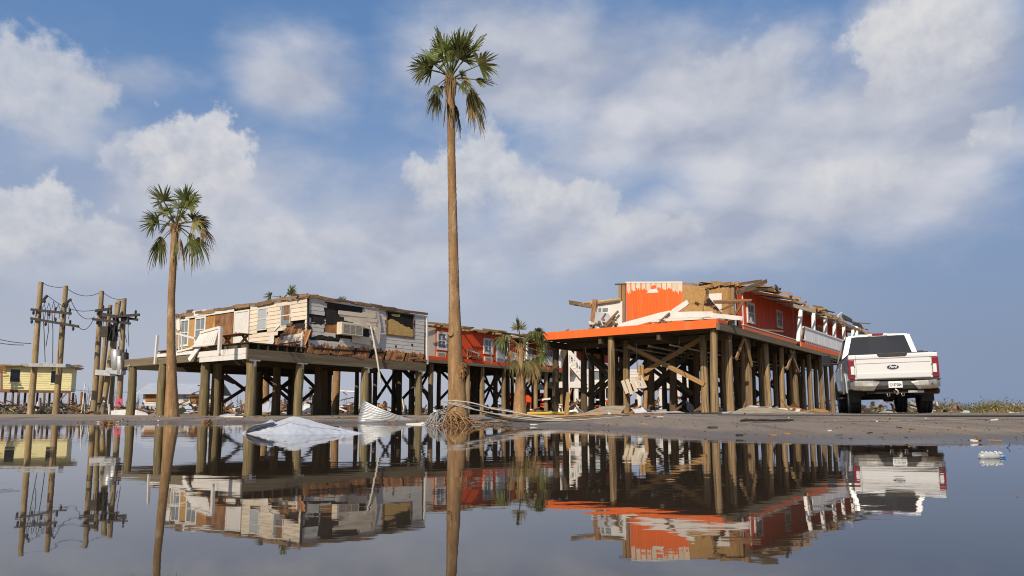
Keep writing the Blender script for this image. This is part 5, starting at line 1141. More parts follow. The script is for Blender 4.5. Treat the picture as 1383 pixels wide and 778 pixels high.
# cab: lower body, greenhouse, glass
Z0, ZB = .60, 1.54
cb = MB(); sec = [(.90, .58), (.985, .68), (1.005, .95), (1.0, 1.30), (.965, 1.50)]
ys = [2.36, 2.5, 4.5, 4.9, 5.9, 6.15]
rows = []
for i, y in enumerate(ys):
    k = 1 if y < 5.5 else (.985 if y < 6 else .93); top = 1.50 if y < 4.8 else (1.47 if y < 5.5 else 1.38)
    rows.append([(x * k, y, min(z, top)) for x, z in sec] + [(-x * k, y, min(z, top)) for x, z in reversed(sec)])
cb.grid([r_ + [r_[0]] for r_ in rows]); cb.add(rows[0], [tuple(range(10))]); cb.add(rows[-1], [tuple(range(9, -1, -1))])
bevel(cb.build('cab', M['paint'], tk), .03, 3, 30)
hp = MB(); hp.grid([[(x, y, 1.49 + .05 * (1 - (x / .9) ** 2) - .10 * max(0, (y - 4.8) / 1.35) ** 2) for x in (-.9, -.6, -.3, 0, .3, .6, .9)] for y in (4.75, 5.2, 5.7, 6.12)], True); solid(hp.build('hood', M['paint'], tk), .03)
# roof with rolled edges, pillars between window openings
RT = 2.27
rf = MB(); xs = [-.785, -.76, -.69, -.45, 0, .45, .69, .76, .785]; yr = [2.52, 2.58, 2.72, 3.2, 3.8, 4.05, 4.15]
def rz(x, y): return RT - .035 * (x / .8) ** 2 - (.075 if abs(x) > .78 else .03 if abs(x) > .75 else 0) - (.06 if y < 2.55 else .015 if y < 2.6 else 0) - (.05 if y > 4.1 else 0)
rf.grid([[(x, y, rz(x, y)) for x in xs] for y in yr], True); solid(rf.build('roof', M['paint'], tk), .05, -1)
def quad(p, a, b, c, d, mg, name, glass, frame_m, depth, split=1):
    """a window opening in the plane a b c d (bottom left, bottom right, top right, top left) with pillars of width mg"""
    a, b, c, d = map(Vector, (a, b, c, d)); l, r_, bt, tp_ = mg
    def at(u, v): return a.lerp(b, u).lerp(d.lerp(c, u), v)
    A, B, C_, D2 = at(l, bt), at(1 - r_, bt), at(1 - r_, 1 - tp_), at(l, 1 - tp_)
    g = MB(); g.add([a, b, c, d, A, B, C_, D2], [(0, 1, 5, 4), (1, 2, 6, 5), (2, 3, 7, 6), (3, 0, 4, 7)])
    o = solid(g.build(name + '_frame', frame_m, p), .04, 0); n_ = (b - a).cross(d - a).normalized() * depth
    for k in range(split):                                     # each pane sits a touch differently, so the reflections break
        f0, f1 = k / split, (k + 1) / split; j0, j1, j2 = n_ * rnd(.2, 2.2), n_ * rnd(.2, 2.2), n_ * rnd(.2, 2.2); q = [A.lerp(B, f0) + j0, A.lerp(B, f1) + j1, D2.lerp(C_, f1) + j1 + j2 * .5, D2.lerp(C_, f0) + j0 + j2 * .5]
        w = MB(); w.add(q, [(0, 1, 2, 3)]); solid(w.build(name, glass, p), .006)
    return o
quad(tk, (-.955, 2.37, ZB - .01), (.955, 2.37, ZB - .01), (.75, 2.56, RT - .06), (-.75, 2.56, RT - .06), (.055, .055, .03, .05), 'rear_window', M['dark_glass'], M['paint'], .008, 3)
rt_ = MB(); rt_.lo((-.27, 2.455, 1.60), (-.255, 2.475, 1.96)); rt_.lo((.255, 2.455, 1.60), (.27, 2.475, 1.96)); rt_.build('window_seal', M['plastic'], tk)
for s in (1, -1):
    a, b = (s * .962, 2.40, ZB - .01), (s * .962, 4.72, ZB - .01); c, d = (s * .785, 4.05, RT - .065), (s * .785, 2.56, RT - .065)
    quad(tk, a, b, c, d, (.07, .04, .03, .06), 'side_window', M['dark_glass'], M['paint'], .008 * -s)
    MB().tube([(s * .885, 3.48, 1.62), (s * .80, 3.45, RT - .1)], .035, 6).build('door_pillar', M['plastic'], tk)
    for y0, y1 in ((2.52, 3.46), (3.48, 4.62)):
        dm = MB(); dm.grid([[(s * (x + .008), y0 + .01, z), (s * (x + .008), y1 - .01, z)] for x, z in sec[1:]]); dr = solid(dm.build('door', M['paint'], tk), .012, 0); hm_ = MB(); hm_.lo((s * 1.008, y0 + .08, 1.30), (s * 1.045, y0 + .30, 1.335)); hm_.build('handle', M['chrome'], dr)
    wl = MB(); wl.prism(arc(5.35, .46, .54, -5, 185, 16), s * .93, s * 1.012, 'x'); wl.build('wheel_well', M['under'], tk)
    MB().lo((s * .93, 2.5, .42), (s * 1.07, 4.6, .47)).build('side_step', M['plastic'], tk)
    mm = MB(); mm.lo((s * 1.16, 4.28, 1.46), (s * 1.42, 4.40, 1.84)); mo = bevel(mm.build('mirror', M['plastic'], tk), .04, 3); MB().tube([(s * .96, 4.42, 1.52), (s * 1.2, 4.36, 1.56)], .03, 7).build('mirror_arm', M['plastic'], mo); MB().tube([(s * .96, 4.42, 1.60), (s * 1.2, 4.36, 1.70)], .025, 7).build('mirror_arm', M['plastic'], mo)
    mg = MB(); mg.lo((s * 1.19, 4.272, 1.58), (s * 1.39, 4.281, 1.81)); mg.build('mirror_glass', M['dark_glass'], mo); mg = MB(); mg.lo((s * 1.19, 4.272, 1.485), (s * 1.39, 4.281, 1.56)); mg.build('mirror_glass', M['dark_glass'], mo)
quad(tk, (.93, 4.74, ZB), (-.93, 4.74, ZB), (-.77, 4.12, RT - .06), (.77, 4.12, RT - .06), (.05, .05, .03, .05), 'windscreen', M['dark_glass'], M['paint'], .008)
for a_, z_ in (((-.62, .30), 1.62), ((.10, .62), 1.66)): hr = MB(); hr.lo((a_[0], 3.1, 1.45), (a_[0] + .3, 3.2, 1.72)); hr.build('headrest', M['plastic'], tk)
bl = MB(); bl.lo((-.14, 2.505, RT - .068), (.14, 2.55, RT - .012)); bevel(bl.build('brake_lamp', M['lampred'], tk), .008, 2)
for s in (-.20, .20): q = MB(); q.lo((s - .05, 2.505, RT - .065), (s + .05, 2.54, RT - .018)); q.build('cargo_lamp', M['lampwhite'], tk)
it = MB(); it.lo((-.85, 2.6, 1.0), (.85, 4.6, 1.46)); it.build('interior', M['dark'], tk)

# ------------------------------------------------------------------ sheets, cables and debris at the water's edge
def place(p): return Vector((p.x, p.y, hgt(p.x, p.y)))
M['tinbright'] = mat('bright_bent_sheet', (.66, .67, .67), (.46, .46, .45), 4, rough=.4, metal=.2, bump=.2, dirt=(.36, .29, .21), dirt_scale=3.5, dirt_lo=.54, dirt_hi=.7, var=.1)
# crumpled white sheet metal standing out of the water
def interp(tab, x):
    for (a, b), (c, d) in zip(tab, tab[1:]):
        if x <= c: return b + (d - b) * max(0, (x - a) / (c - a))
    return tab[-1][1]
cs = px(400, 585, 8.9); cs.z = 0
sh = thing('crumpled_metal_sheet', 'crumpled white metal roofing sheet lying half sunk in the water', 'metal sheet', cs, 0)
k9 = 8.9 / F
ridge = [(-72 * k9, .005), (-60 * k9, .075), (-44 * k9, .115), (-33 * k9, .172), (-28 * k9, .13), (-6 * k9, .205), (2 * k9, .20), (30 * k9, .125), (62 * k9, .05), (92 * k9, -.01)]
front = [(-72 * k9, -.02), (-50 * k9, -.20), (-30 * k9, -.32), (-20 * k9, -.42), (10 * k9, -.45), (50 * k9, -.28), (92 * k9, .0)]
nx, ny = 26, 6; g1 = []
for i in range(nx + 1):
    x = (-72 + 164 * i / nx) * k9; row = []
    for j in range(ny + 1):
        t = j / ny; h0 = interp(ridge, x); y = interp(front, x) * t; crease = .012 * abs(math.sin(x * 9 + t * 4)) * t * (1 - t) * 4
        if -.34 < x < -.24: crease -= .05 * (1 - abs(x + .29) / .05) * (1 - t) * t * 2
        z = h0 * (1 - t) ** 1.15 - .025 * t + (rnd(-.008, .008) if 0 < j < ny else 0) + crease + mnoise.noise(Vector((x * 6, t * 2, 1))) * .010 + .030 * t * (1 - t) * (abs(((x * 3.1 + t * .9) % 1) - .5) - abs(((x * 2.3 - t * 1.4 + .3) % 1) - .5))
        row.append((x, y, z))
    g1.append(row)
solid(MB().grid(g1, False).build('sheet', M['tinwhite'], sh), .004)
g2 = [[(x, y, z) for x, y, z in ((r_[0][0], .0, r_[0][2] + .004), (r_[0][0] + .02, .12, r_[0][2] * .75), (r_[0][0] + .03, .38, -.03))] for r_ in g1]; solid(MB().grid(g2).build('sheet', M['tinwhite'], sh), .004)
for i in range(3):
    y0 = -.06 - i * .035; z0 = .03 + i * .022; a = (-68 + i * 3) * k9
    v = [(a, y0, z0 - .02), (a + .14, y0 - .10, z0 + .035), (a + .36, y0 - .02, z0 + .075), (a + .30, y0 + .10, z0 + .06)]; solid(MB().add(v, [(0, 1, 2, 3)]).build('sheet', M['tinwhite'], sh), .004)
for i in range(6):
    t = rnd(.1, .8); r_ = g1[random.randrange(5, 22)]; p = Vector(r_[int(t * ny)]); MB().box(p + Vector((0, -.008, .006)), (rnd(.005, .012), .004, rnd(.004, .007)), Euler((0, 0, rnd(0, 3))).to_matrix()).build('screw_hole', M['felt'], sh)
for tt, i0, i1 in ((.34, 7, 22),):                       # standing seams
    P_ = [Vector(g1[i][int(tt * ny)]) + Vector((0, -.004, .008)) for i in range(i0, i1)]; MB().tube(P_, .006, 4).build('seam', M['tinwhite'], sh)
# corrugated sheet curled up on the bank
cc = px(486, 566, 17.4); cc = place(cc)
co = thing('corrugated_sheet', 'curled corrugated grey metal sheet propped on the bank beside the piles', 'metal sheet', cc, 0)
rows = []
for i in range(15):
    t = i / 14; row = []
    for j in range(44):
        s = j / 43; w = (1 - .82 * t ** .8); c = .009 * math.sin(s * 6.283 * 6)
        x = 1.62 * t + .09 * (1 - t) * s - .06; z = .02 + (.50 * (1 - t) ** 1.45) * s + .03 * (1 - t); y = .10 * t + .22 * s * (1 - t) + c * 1.2 - .05 * math.sin(t * 3)
        row.append((x, y + c * (1 - .6 * t), z + c * .25))
    rows.append(row)
solid(MB().grid(rows, True).build('sheet', M['tin'], co), .006)
solid(MB().grid([[(-.02 + .03 * t, .0 + .02 * t, .02), (.0, .22, .46 - .02 * t), (-.10, .30, .30 + .1 * t)] for t in (0, 1)]).build('torn_edge', M['tin'], co), .006)
solid(MB().grid([[(-.05, -.02, .01), (.05, .05, .06)], [(.28, -.14, .0), (.3, .02, .09)], [(.75, -.16, -.02), (.8, -.02, .02)]]).build('folded_strip', M['tin'], co), .005)
def tag_(o, *a): tag(o, *a); return o
o = MB().box((0, 0, .025), (.75, .14, .05)).build('plank', M['white'], None, place(px(572, 571, 15.6))); o.rotation_euler = (0, -.05, .12); tag(o, 'white painted plank at the water line left of the tall palm', 'plank')
# tangle of roots, wires and fibre at the foot of the tall palm
bt = place(px(608, 571, 14.7)); tg_ = MB(); rg = random
for i in range(48):
    s = Vector((rnd(-.26, -.05), rnd(-.16, .1), rnd(.08, .36))); e = Vector((rnd(-.62, -.2), rnd(-.5, .05), rnd(-.03, .02))); m_ = s.lerp(e, .5) + Vector((rnd(-.06, .06), rnd(-.1, .05), rnd(-.02, .14)))
    tg_.tube([s, m_, e], [rnd(.006, .012), .010, .004], 4, False)
o = tg_.build('root_tangle', M['cablegrey'], None, bt); tag(o, kind='stuff')
tg2 = MB()
for i in range(22):
    s = Vector((rnd(-.20, .30), rnd(-.24, .0), rnd(.05, .30))); e = Vector((rnd(-.35, 1.0), rnd(-.62, .0), rnd(-.04, .02))); m_ = s.lerp(e, .55) + Vector((rnd(-.1, .1), rnd(-.1, .05), rnd(-.03, .12)))
    tg2.tube([s, m_, e], [rnd(.006, .012), rnd(.006, .011), .003], 4, False)
for i in range(90):
    x = rnd(-.55, 1.3); a = rnd(0, 6.28); L = rnd(.05, .22); p = Vector((x, rnd(-.5, .1) - .05, rnd(-.01, .10))); tg2.tube([p, p + Vector((math.cos(a) * L, math.sin(a) * L * .6, rnd(-.02, .08)))], [.007, .003], 3, False)
o = tg2.build('root_tangle', M['fibre'], None, bt); tag(o, kind='stuff')
for x0, x1, y1, lab in ((-.06, -.12, -.62, 'leftmost tan stalk fanning out from the foot of the tall palm'), (.0, .08, -.66, 'tan stalk dropping straight down the front of the tall palm foot'), (.03, .24, -.60, 'tan stalk slanting right from the tall palm foot, next to the straight one'), (.08, .40, -.55, 'long tan stalk slanting right at the tall palm foot'), (.10, .56, -.40, 'rightmost and flattest tan stalk at the tall palm foot')):
    s = Vector((x0, -.17, rnd(.2, .34))); e = Vector((x1, y1, -.02)); o = MB().tube([s, s.lerp(e, .5) + Vector((rnd(-.03, .03), -.03, .08)), e], [.016, .013, .007], 6).build('root_stalk', M['lumber'], None, bt); tag(o, lab, 'stalk', 'stalks at the foot of the tall palm')
# burst bark hanging from the trunk
bk = thing('bark_tuft', 'torn clump of dry fibre clinging to the trunk of the tall palm', 'bark', px(623, 497, 14.85), 0); q = MB()
for i in range(50):
    a = rnd(-1.8, 1.6); L = rnd(.04, .15); q.tube([(rnd(-.08, .02), 0, rnd(-.22, .08)), (math.cos(a) * L * .5, rnd(-.06, .0), math.sin(a) * L), (math.cos(a) * L, rnd(-.1, .02), math.sin(a) * L * 1.4 - .05)], [.010, .008, .003], 4, False)
q.build('fibre', M['fibre'], bk); px_b = px(608.5, 451, 14.86)
o = MB().tube([(0, 0, 0), (0, -.03, 0)], [.06, .05], 10).build('trunk_scar', M['lumber'], tallp, px_b - tallp.location)
# bundle of cables and pipes along the bank
def run(name, label, pts, r, m, d0=15, d1=None, cat='cable', group='storm-torn cables along the bank'):
    P_ = [];
    for i, p in enumerate(pts):
        d = d0 + ((d1 or d0) - d0) * i / (len(pts) - 1); v = px(p[0], p[1], d); v.z = max(v.z, hgt(v.x, v.y) + r); P_.append(v)
    for _ in range(2):                                       # corner cutting for a soft bend
        Q = [P_[0]]
        for a, b in zip(P_, P_[1:]): Q += [a.lerp(b, .25), a.lerp(b, .75)]
        P_ = Q + [P_[-1]]
    o = MB().tube([p - P_[0] for p in P_], r, 6).build(name, M[m], None, P_[0]); tag(o, label, cat, group); return o
run('pale_pipe', 'uppermost pale pipe bending over from the tall palm to the ground', [(596, 541), (612, 541), (640, 544), (662, 552), (690, 556), (720, 562), (760, 567)], .014, 'pvc', 14.6, 15)
run('fallen_cable', 'white cable looping low from the tall palm across the bank', [(600, 543), (625, 547), (650, 556), (690, 562), (740, 567), (800, 568)], .010, 'cablegrey', 14.5, 14.4)
run('fallen_cable', 'grey cable lying just under the pale pipe on the bank', [(606, 545), (640, 553), (672, 560), (710, 567), (760, 571), (840, 569)], .012, 'cablegrey', 14.3, 14)
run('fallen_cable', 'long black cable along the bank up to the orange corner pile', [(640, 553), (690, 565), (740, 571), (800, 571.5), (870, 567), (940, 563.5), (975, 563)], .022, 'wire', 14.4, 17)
run('fallen_cable', 'thin black line along the far edge of the pavement past the truck', [(970, 563.2), (1040, 563), (1130, 562.6), (1200, 562.2), (1290, 561.6), (1400, 561.8)], .016, 'wire', 13.5, 11.5)  # thin dark tube tracing the dark line at the pavement's far edge
run('fallen_cable', 'second black cable running closest to the water', [(655, 561), (700, 570), (750, 573.5), (800, 572.5), (850, 570)], .018, 'wire', 14, 14.2)
run('fallen_cable', 'brown flat cable strip beside the black cables', [(650, 558), (700, 567), (750, 569.5), (830, 567.5), (900, 565)], .02, 'fibre', 14.6, 15.5)
run('fallen_cable', 'thin white wire arcing between palm foot and short palm', [(615, 546), (650, 549), (685, 553), (710, 560), (745, 566)], .010, 'pvc', 15.5, 17)
run('timber_rail', 'long pale timber lying behind the cables along the bank', [(700, 560), (735, 566), (770, 568), (815, 567.5)], .035, 'lumber', 16.5, 16, 'timber')
run('white_hose', 'short white hose end lying left of the cables', [(574, 572), (590, 568), (600, 566)], .02, 'pvc', 14.8, 14.7, 'hose')
for i, (x, y, mt) in enumerate(((640, 566, 'white'), (668, 562, 'yellowtape'), (680, 565, 'yellowtape'), (695, 567, 'osb'), (655, 563, 'fibre'))):
    p = place(px(x, y, 15.3)); b = MB(); n = 7
    b.grid([[(rnd(-.03, .03) + (u - 1.5) * .10, (v - 1) * .09, .03 + abs(mnoise.noise(Vector((u, v, i)))) * .16) for v in range(3)] for u in range(4)]); o = solid(b.build('plastic_scrap', M[mt], None, p), .004); tag(o, ('white rag caught among the roots right of the tall palm', 'yellow plastic scrap nearest the tall palm among the cables', 'second yellow plastic scrap among the cables', 'tan board scrap among the cables below the short palm', 'brown fibre scrap beside the roots of the tall palm')[i], 'scrap')
# yellow kerb strip and boards under the orange building
run('yellow_beam', 'yellow painted timber on the ground by the left piles of the motel', [(712, 558.5), (775, 560.5)], .05, 'yellowtape', 24, 24, 'timber')
def tent(name, label, pts, d, m, fold=.0, cat='metal sheet', t=.006):
    """crumpled sheet: rows of photo points at per-row distances"""
    b = MB(); c = place(px(*pts[0][0], d[0])); rows = []
    for row, dd in zip(pts, d):
        rr = []
        for a, e in zip(row, row[1:] + row[-1:]):
            for s in ((0, .25, .5, .75) if a is not e else (0,)):
                v = px(a[0] + (e[0] - a[0]) * s, a[1] + (e[1] - a[1]) * s, dd); v.z = max(v.z, hgt(v.x, v.y) + .005) + (rnd(-fold, fold) if s else 0); rr.append(v - c)
        rows.append(rr)
    o = solid(b.grid(rows).build(name, M[m], None, c), t); tag(o, label, cat); return o
tent('metal_sheet', 'bright crumpled sheet metal on the bank before the orange building', [[(830, 567), (862, 568), (905, 566), (960, 564)], [(838, 562), (872, 556.5), (915, 555), (955, 561.5)], [(842, 561), (880, 557), (918, 556), (950, 560)]], [18.2, 19.2, 20], 'tinbright', .03)
tent('metal_sheet', 'white torn flap standing at the foot of the front motel pile', [[(821, 567), (834, 567)], [(822, 556), (827, 561)]], [17.6, 17.7], 'white', .0)
tent('metal_sheet', 'dull grey sheet lying right of the torn white flap', [[(840, 567), (870, 566), (892, 565)], [(845, 561), (866, 560), (890, 561)]], [17.4, 18], 'tinbright', .02)
tent('metal_sheet', 'tan roofing sheet sloping between the left motel piles', [[(775, 563), (800, 563), (838, 564)], [(795, 557), (812, 549), (846, 548)], [(800, 556), (820, 549), (848, 548.5)]], [20.5, 22, 23.5], 'tinrust', .02)
tent('metal_sheet', 'tent-like folded tan sheet in front of the right-hand piles', [[(962, 566), (1005, 562), (1045, 561), (1076, 559)], [(988, 559), (1013, 548), (1040, 550), (1074, 556)], [(995, 560), (1020, 549), (1050, 553), (1078, 557)]], [19.2, 20.6, 22], 'tinrust', .012)
tent('metal_sheet', 'flat grey sheet strip under the tent-like folded sheet', [[(956, 566.5), (985, 564.5), (1040, 562)], [(985, 560), (1010, 558), (1040, 559.5)]], [18.6, 19.2], 'tinwhite', .008)
tent('boat_hull', 'small white upturned skiff beyond the timber frame on the left', [[(150, 560), (165, 560.5), (185, 560.5), (200, 561)], [(150, 555), (166, 553.5), (185, 554), (198, 558)], [(154, 555), (168, 553.5), (183, 554), (196, 557)]], [32, 32.7, 34], 'white', .0, 'boat', .02)
for lab, pts, d in (('narrow bright sheet strip running right from the torn white flap', [[(826, 566), (872, 565), (930, 563)], [(834, 563.5), (880, 560), (935, 561)]], (17.2, 17.6)), ('curled white sheet edge beside the dangling siding pile', [[(858, 562), (876, 561)], [(854, 553), (868, 550)], [(866, 552), (882, 556)]], (20.4, 20.6, 21)),
        ('pale sheet leaning on the left edge of the tent-like sheet', [[(945, 564), (980, 563)], [(962, 558), (990, 555.5)]], (18.8, 19.4)), ('thin bright ridge along the top of the tent-like sheet', [[(985, 559), (1013, 547.6), (1042, 549.6)], [(988, 560), (1014, 549.2), (1043, 551)]], (20.5, 20.4)),
        ('flat pale strip at the right foot of the tent-like sheet', [[(1040, 561), (1100, 559)], [(1046, 558.5), (1098, 557.5)]], (19.5, 20.5)), ('crumpled pale strip beneath the cables left of the motel', [[(722, 567), (760, 569), (800, 568)], [(728, 563), (766, 564.5), (806, 565)]], (16, 16.6))):
    tent('metal_strip', lab, pts, d, 'tinbright', .02, 'metal strip')
# upright broken boards
def stake(label, a, b, d, w, t, m, name='broken_board', group=None, cat='board'):
    p0, p1 = px(*a, d), px(*b, d); g = place(p0); o = board(None, name, p0 - Vector((0, 0, .06)), p1, w, t, M[m], (1, 0, 0) if abs(p1.x - p0.x) < abs(p1.z - p0.z) else (0, 0, 1), True); tag(o, label, cat, group); return o
stake('raw board leaning upright by the left piles of the motel', (764, 562), (767.5, 531), 21.5, .13, .05, 'lumber'); stake('raw stub board standing below the dangling siding', (871, 561), (872, 528), 21.5, .11, .05, 'lumber')
stake('thin dark board leaning against the front motel pile', (845, 561), (862, 549), 21, .08, .04, 'brownwood'); stake('pale plank lying beside the front left wheel of the truck', (1098, 551), (1118, 556.5), 25, .12, .10, 'lumber')
stake('short plank at the foot of the tent-like sheet', (1068, 559), (1120, 557.5), 24, .08, .1, 'brownwood'); stake('dark timber lying flat between palm and corrugated sheet', (500, 566), (578, 567), 18.6, .10, .2, 'brownwood')
stake('pale timber lying on the bank under the shaded house front', (404, 565), (488, 565), 19, .07, .2, 'joist'); stake('white slab lying on the bank below the sunny corner', (280, 563), (330, 563.5), 21, .08, .4, 'white'); stake('second white slab behind the corner pile', (300, 560), (320, 560.5), 23, .10, .4, 'tinwhite')
for i, (x, y, dd) in enumerate(((147, 573.5, 15.4), (280, 571, 17.4))):
    c = px(x, y, dd); c.z = max(0, hgt(c.x, c.y)); q = MB()
    for k in range(60): a = rnd(0, 6.28); L = rnd(.05, .22); q.tube([(rnd(-.1, .1), rnd(-.08, .08), -.01), (math.cos(a) * L, math.sin(a) * L * .6, rnd(.0, .12))], [.010, .004], 3, False)
    o = q.build('dead_grass_clump', M['fibre'], None, c); tag(o, ('dark tuft of dead grass in the shallows left of the timber frame', 'low brown tuft at the water line below the porch piles')[i], 'grass tuft')
# crack and curl of rubber on the pavement at right
ck = MB(); top_, bot_ = [], []
for i in range(30):
    t = i / 29; v = px(1000 + 82 * t, 581.5 - .4 * t, 9.6 + .6 * math.sin(t * 7) * .2); w = .22 * math.sin(t * 3.14) ** .5 * rnd(.3, 1.1) + .005; z = hgt(v.x, v.y) + .017 + rnd(0, .012); top_.append((v.x, v.y + w + .25 * t, z + rnd(.0, .018))); bot_.append((v.x, v.y - w + .25 * t, z))
o = solid(ck.grid([top_, bot_]).build('rubber_strip', M['felt'], None), .02); tag(o, 'flat black rubber strip lying on the pavement near the water', 'rubber strip')
run('rubber_curl', 'small black curl of rubber standing at the pavement edge', [(957, 579), (958.5, 585), (963, 587.5), (969, 587)], .018, 'wire', 8.6, 8.5, 'rubber strip', None)
# bottle and twig floating at right
bo_ = thing('plastic_bottle', 'crushed clear plastic bottle floating on the water at the right', 'bottle', px(1338, 617, 4.1) * 1, 0); bo_.location.z = .0; bo_.rotation_euler = (0, 0, .15)
q = MB(); P_ = [(-.075 + .15 * i / 16, 0, .012) for i in range(17)]; q.tube(P_, [.010, .020, .024, .021, .025, .020, .024, .021, .025, .021, .023, .018, .020, .014, .009, .008, .008], 10); q.build('body', M['pale_glass'], bo_); MB().tube([(.074, 0, .012), (.090, 0, .012)], .010, 8).build('cap', mat('blue_cap', (.05, .25, .55), None, 5, rough=.4, var=0), bo_)
for i in range(5): MB().box((-.06 + i * .028, -.012, .032), (.016, .012, .010), Euler((rnd(0, 1), rnd(0, 1), 0)).to_matrix()).build('foam_bead', M['white'], bo_)
run('twig', 'thin dark twig sticking out of the water by the bottle', [(1358, 606), (1363, 603), (1363.5, 599)], .003, 'wire', 5.3, 5.3, 'twig', None)
# pink cloth, cloth scraps and wreckage among the far piles
o = MB().grid([[(u * .12, mnoise.noise(Vector((u, v, 2))) * .1, 1.0 - v * .2 + mnoise.noise(Vector((u, v, 5))) * .1) for v in range(4)] for u in range(5)]).build('pink_cloth', M['pink'], None, place(px(155, 556, 46))); solid(o, .01); tag(o, 'pink cloth hung among the wreckage at the pole cluster', 'cloth')
def wreck(name, x0, x1, d0, d1, n, hmax, mats, big=.9, seed=1):
    """heap of storm wreckage, far enough that single boards cannot be picked out"""
    rg = random.Random(seed); bs = {}
    for i in range(n):
        d = rg.uniform(d0, d1); x = rg.uniform(x0, x1); p = px(x, 556, d); g = hgt(p.x, p.y); mm = rg.choice(mats); b = bs.setdefault(mm, MB())
        hz = abs(mnoise.noise(Vector((x * .035, d * .1, seed)))) * 1.7; z = g + rg.random() ** 1.6 * hmax * min(1, hz + .15); L = rg.uniform(.2, 1) * big * 1.6
        b.box((p.x, p.y, z), (L, rg.uniform(.04, .14), rg.uniform(.04, .3 if rg.random() > .8 else .12)), Euler((rg.uniform(-.5, .5), rg.gauss(0, .35) if rg.random() > .16 else rg.uniform(-1.5, 1.5), rg.uniform(0, 3.1))).to_matrix())
    for mm, b in bs.items(): o = b.build(name, M[mm], None); tag(o, kind='stuff')
W_ = ('brownwood', 'joist', 'white', 'slat', 'tin', 'joist', 'felt', 'bush')
wreck('storm_wreckage', -20, 128, 50, 72, 280, 1.1, ('brownwood', 'joist', 'postdark', 'felt', 'bush', 'tin'), 1.0, 1); wreck('storm_wreckage', 110, 300, 40, 70, 180, .8, W_, 1.0, 2)
wreck('storm_wreckage', 250, 480, 44, 66, 250, 1.9, ('brownwood', 'slat', 'white', 'joist', 'rust', 'postdark'), 1.2, 3); wreck('storm_wreckage', 470, 720, 46, 66, 260, .9, W_, 1.0, 4)
wreck('storm_wreckage', 720, 1130, 44, 58, 300, 1.5, ('brownwood', 'lumber', 'white', 'tinwhite', 'felt', 'joist', 'orange'), 1.1, 5); wreck('storm_wreckage', 700, 1100, 26, 38, 130, .45, ('brownwood', 'lumber', 'white', 'felt', 'tin'), .8, 6); wreck('storm_wreckage', 1140, 1300, 34, 60, 420, .7, ('joist', 'postdark', 'joist', 'cablegrey', 'beam'), .5, 7)
wreck('storm_wreckage', 1260, 1480, 48, 75, 110, .35, ('white', 'tin', 'lumber', 'joist'), .5, 8)
for x, dx, h, d, mm, lab in ((100, 3, 16, 52, 'joist', 'short grey stake just right of the yellow house'), (105, -3, 24, 54, 'brownwood', 'brown stake leaning left between the yellow house and the pole cluster'), (110, 5, 40, 55, 'white', 'tall white stake leaning right before the bare-topped pole'), (115, -2, 20, 50, 'cablegrey', 'grey stake of middle height left of the bare-topped pole'), (119, 6, 30, 57, 'white', 'thin white stake leaning hard right at the foot of the pole cluster'),
        (143, -5, 18, 50, 'white', 'white stake leaning left between two poles of the cluster'), (171, 4, 26, 53, 'joist', 'dark stake right of the rightmost cluster pole'), (178, -4, 42, 58, 'cablegrey', 'tallest grey stake beside the bare timber frame'), (184, 3, 14, 49, 'brownwood', 'short brown stake behind the bare timber frame')):
    stake(lab, (x, 557), (x + dx, 557 - h), d, .06, .06, mm, 'leaning_stake', 'leaning stakes among the wreckage', 'stake')
for x, dx, h, mm, lab in ((12, 9, 9, 'lumber', 'raw board leaning right under the left end of the yellow house'), (28, -8, 12, 'brownwood', 'brown board leaning left below the left window of the yellow house'), (48, 3, 14, 'white', 'white board standing right of the leftmost pole'), (60, -11, 8, 'lumber', 'raw board slanting low under the middle of the yellow house'), (68, 5, 16, 'joist', 'dark upright board left of the second pole'), (86, -9, 13, 'white', 'white board leaning left at the right end of the yellow house'), (96, 10, 7, 'lumber', 'raw board lying aslant beyond the right end of the yellow house')):
    stake(lab, (x, 557), (x + dx, 557 - h), rnd(52, 57), .10, .05, mm, 'broken_board', 'boards under the yellow house')
br = MB(); rg = random.Random(9)
for i in range(150):                                          # bare branches and weeds in the gaps
    x = rg.choice((rg.uniform(96, 190), rg.uniform(0, 96), rg.uniform(240, 470))); d = rg.uniform(47, 62); p = px(x, 556, d); p.z = hgt(p.x, p.y); h = rg.uniform(.3, 1.9) * (1 if x > 90 else .6); lx_ = rg.uniform(-.5, .5)
    br.tube([p, p + Vector((lx_ * .4, 0, h * .5)), p + Vector((lx_, 0, h))], [.022, .016, .006], 3, False)
    for k in range(3): q = p + Vector((lx_ * (.3 + .2 * k), 0, h * (.4 + .18 * k))); br.tube([q, q + Vector((rg.uniform(-.4, .4), 0, rg.uniform(.1, .5)))], [.012, .005], 3, False)
tag(br.build('bare_branches', M['joist'], None), kind='stuff')
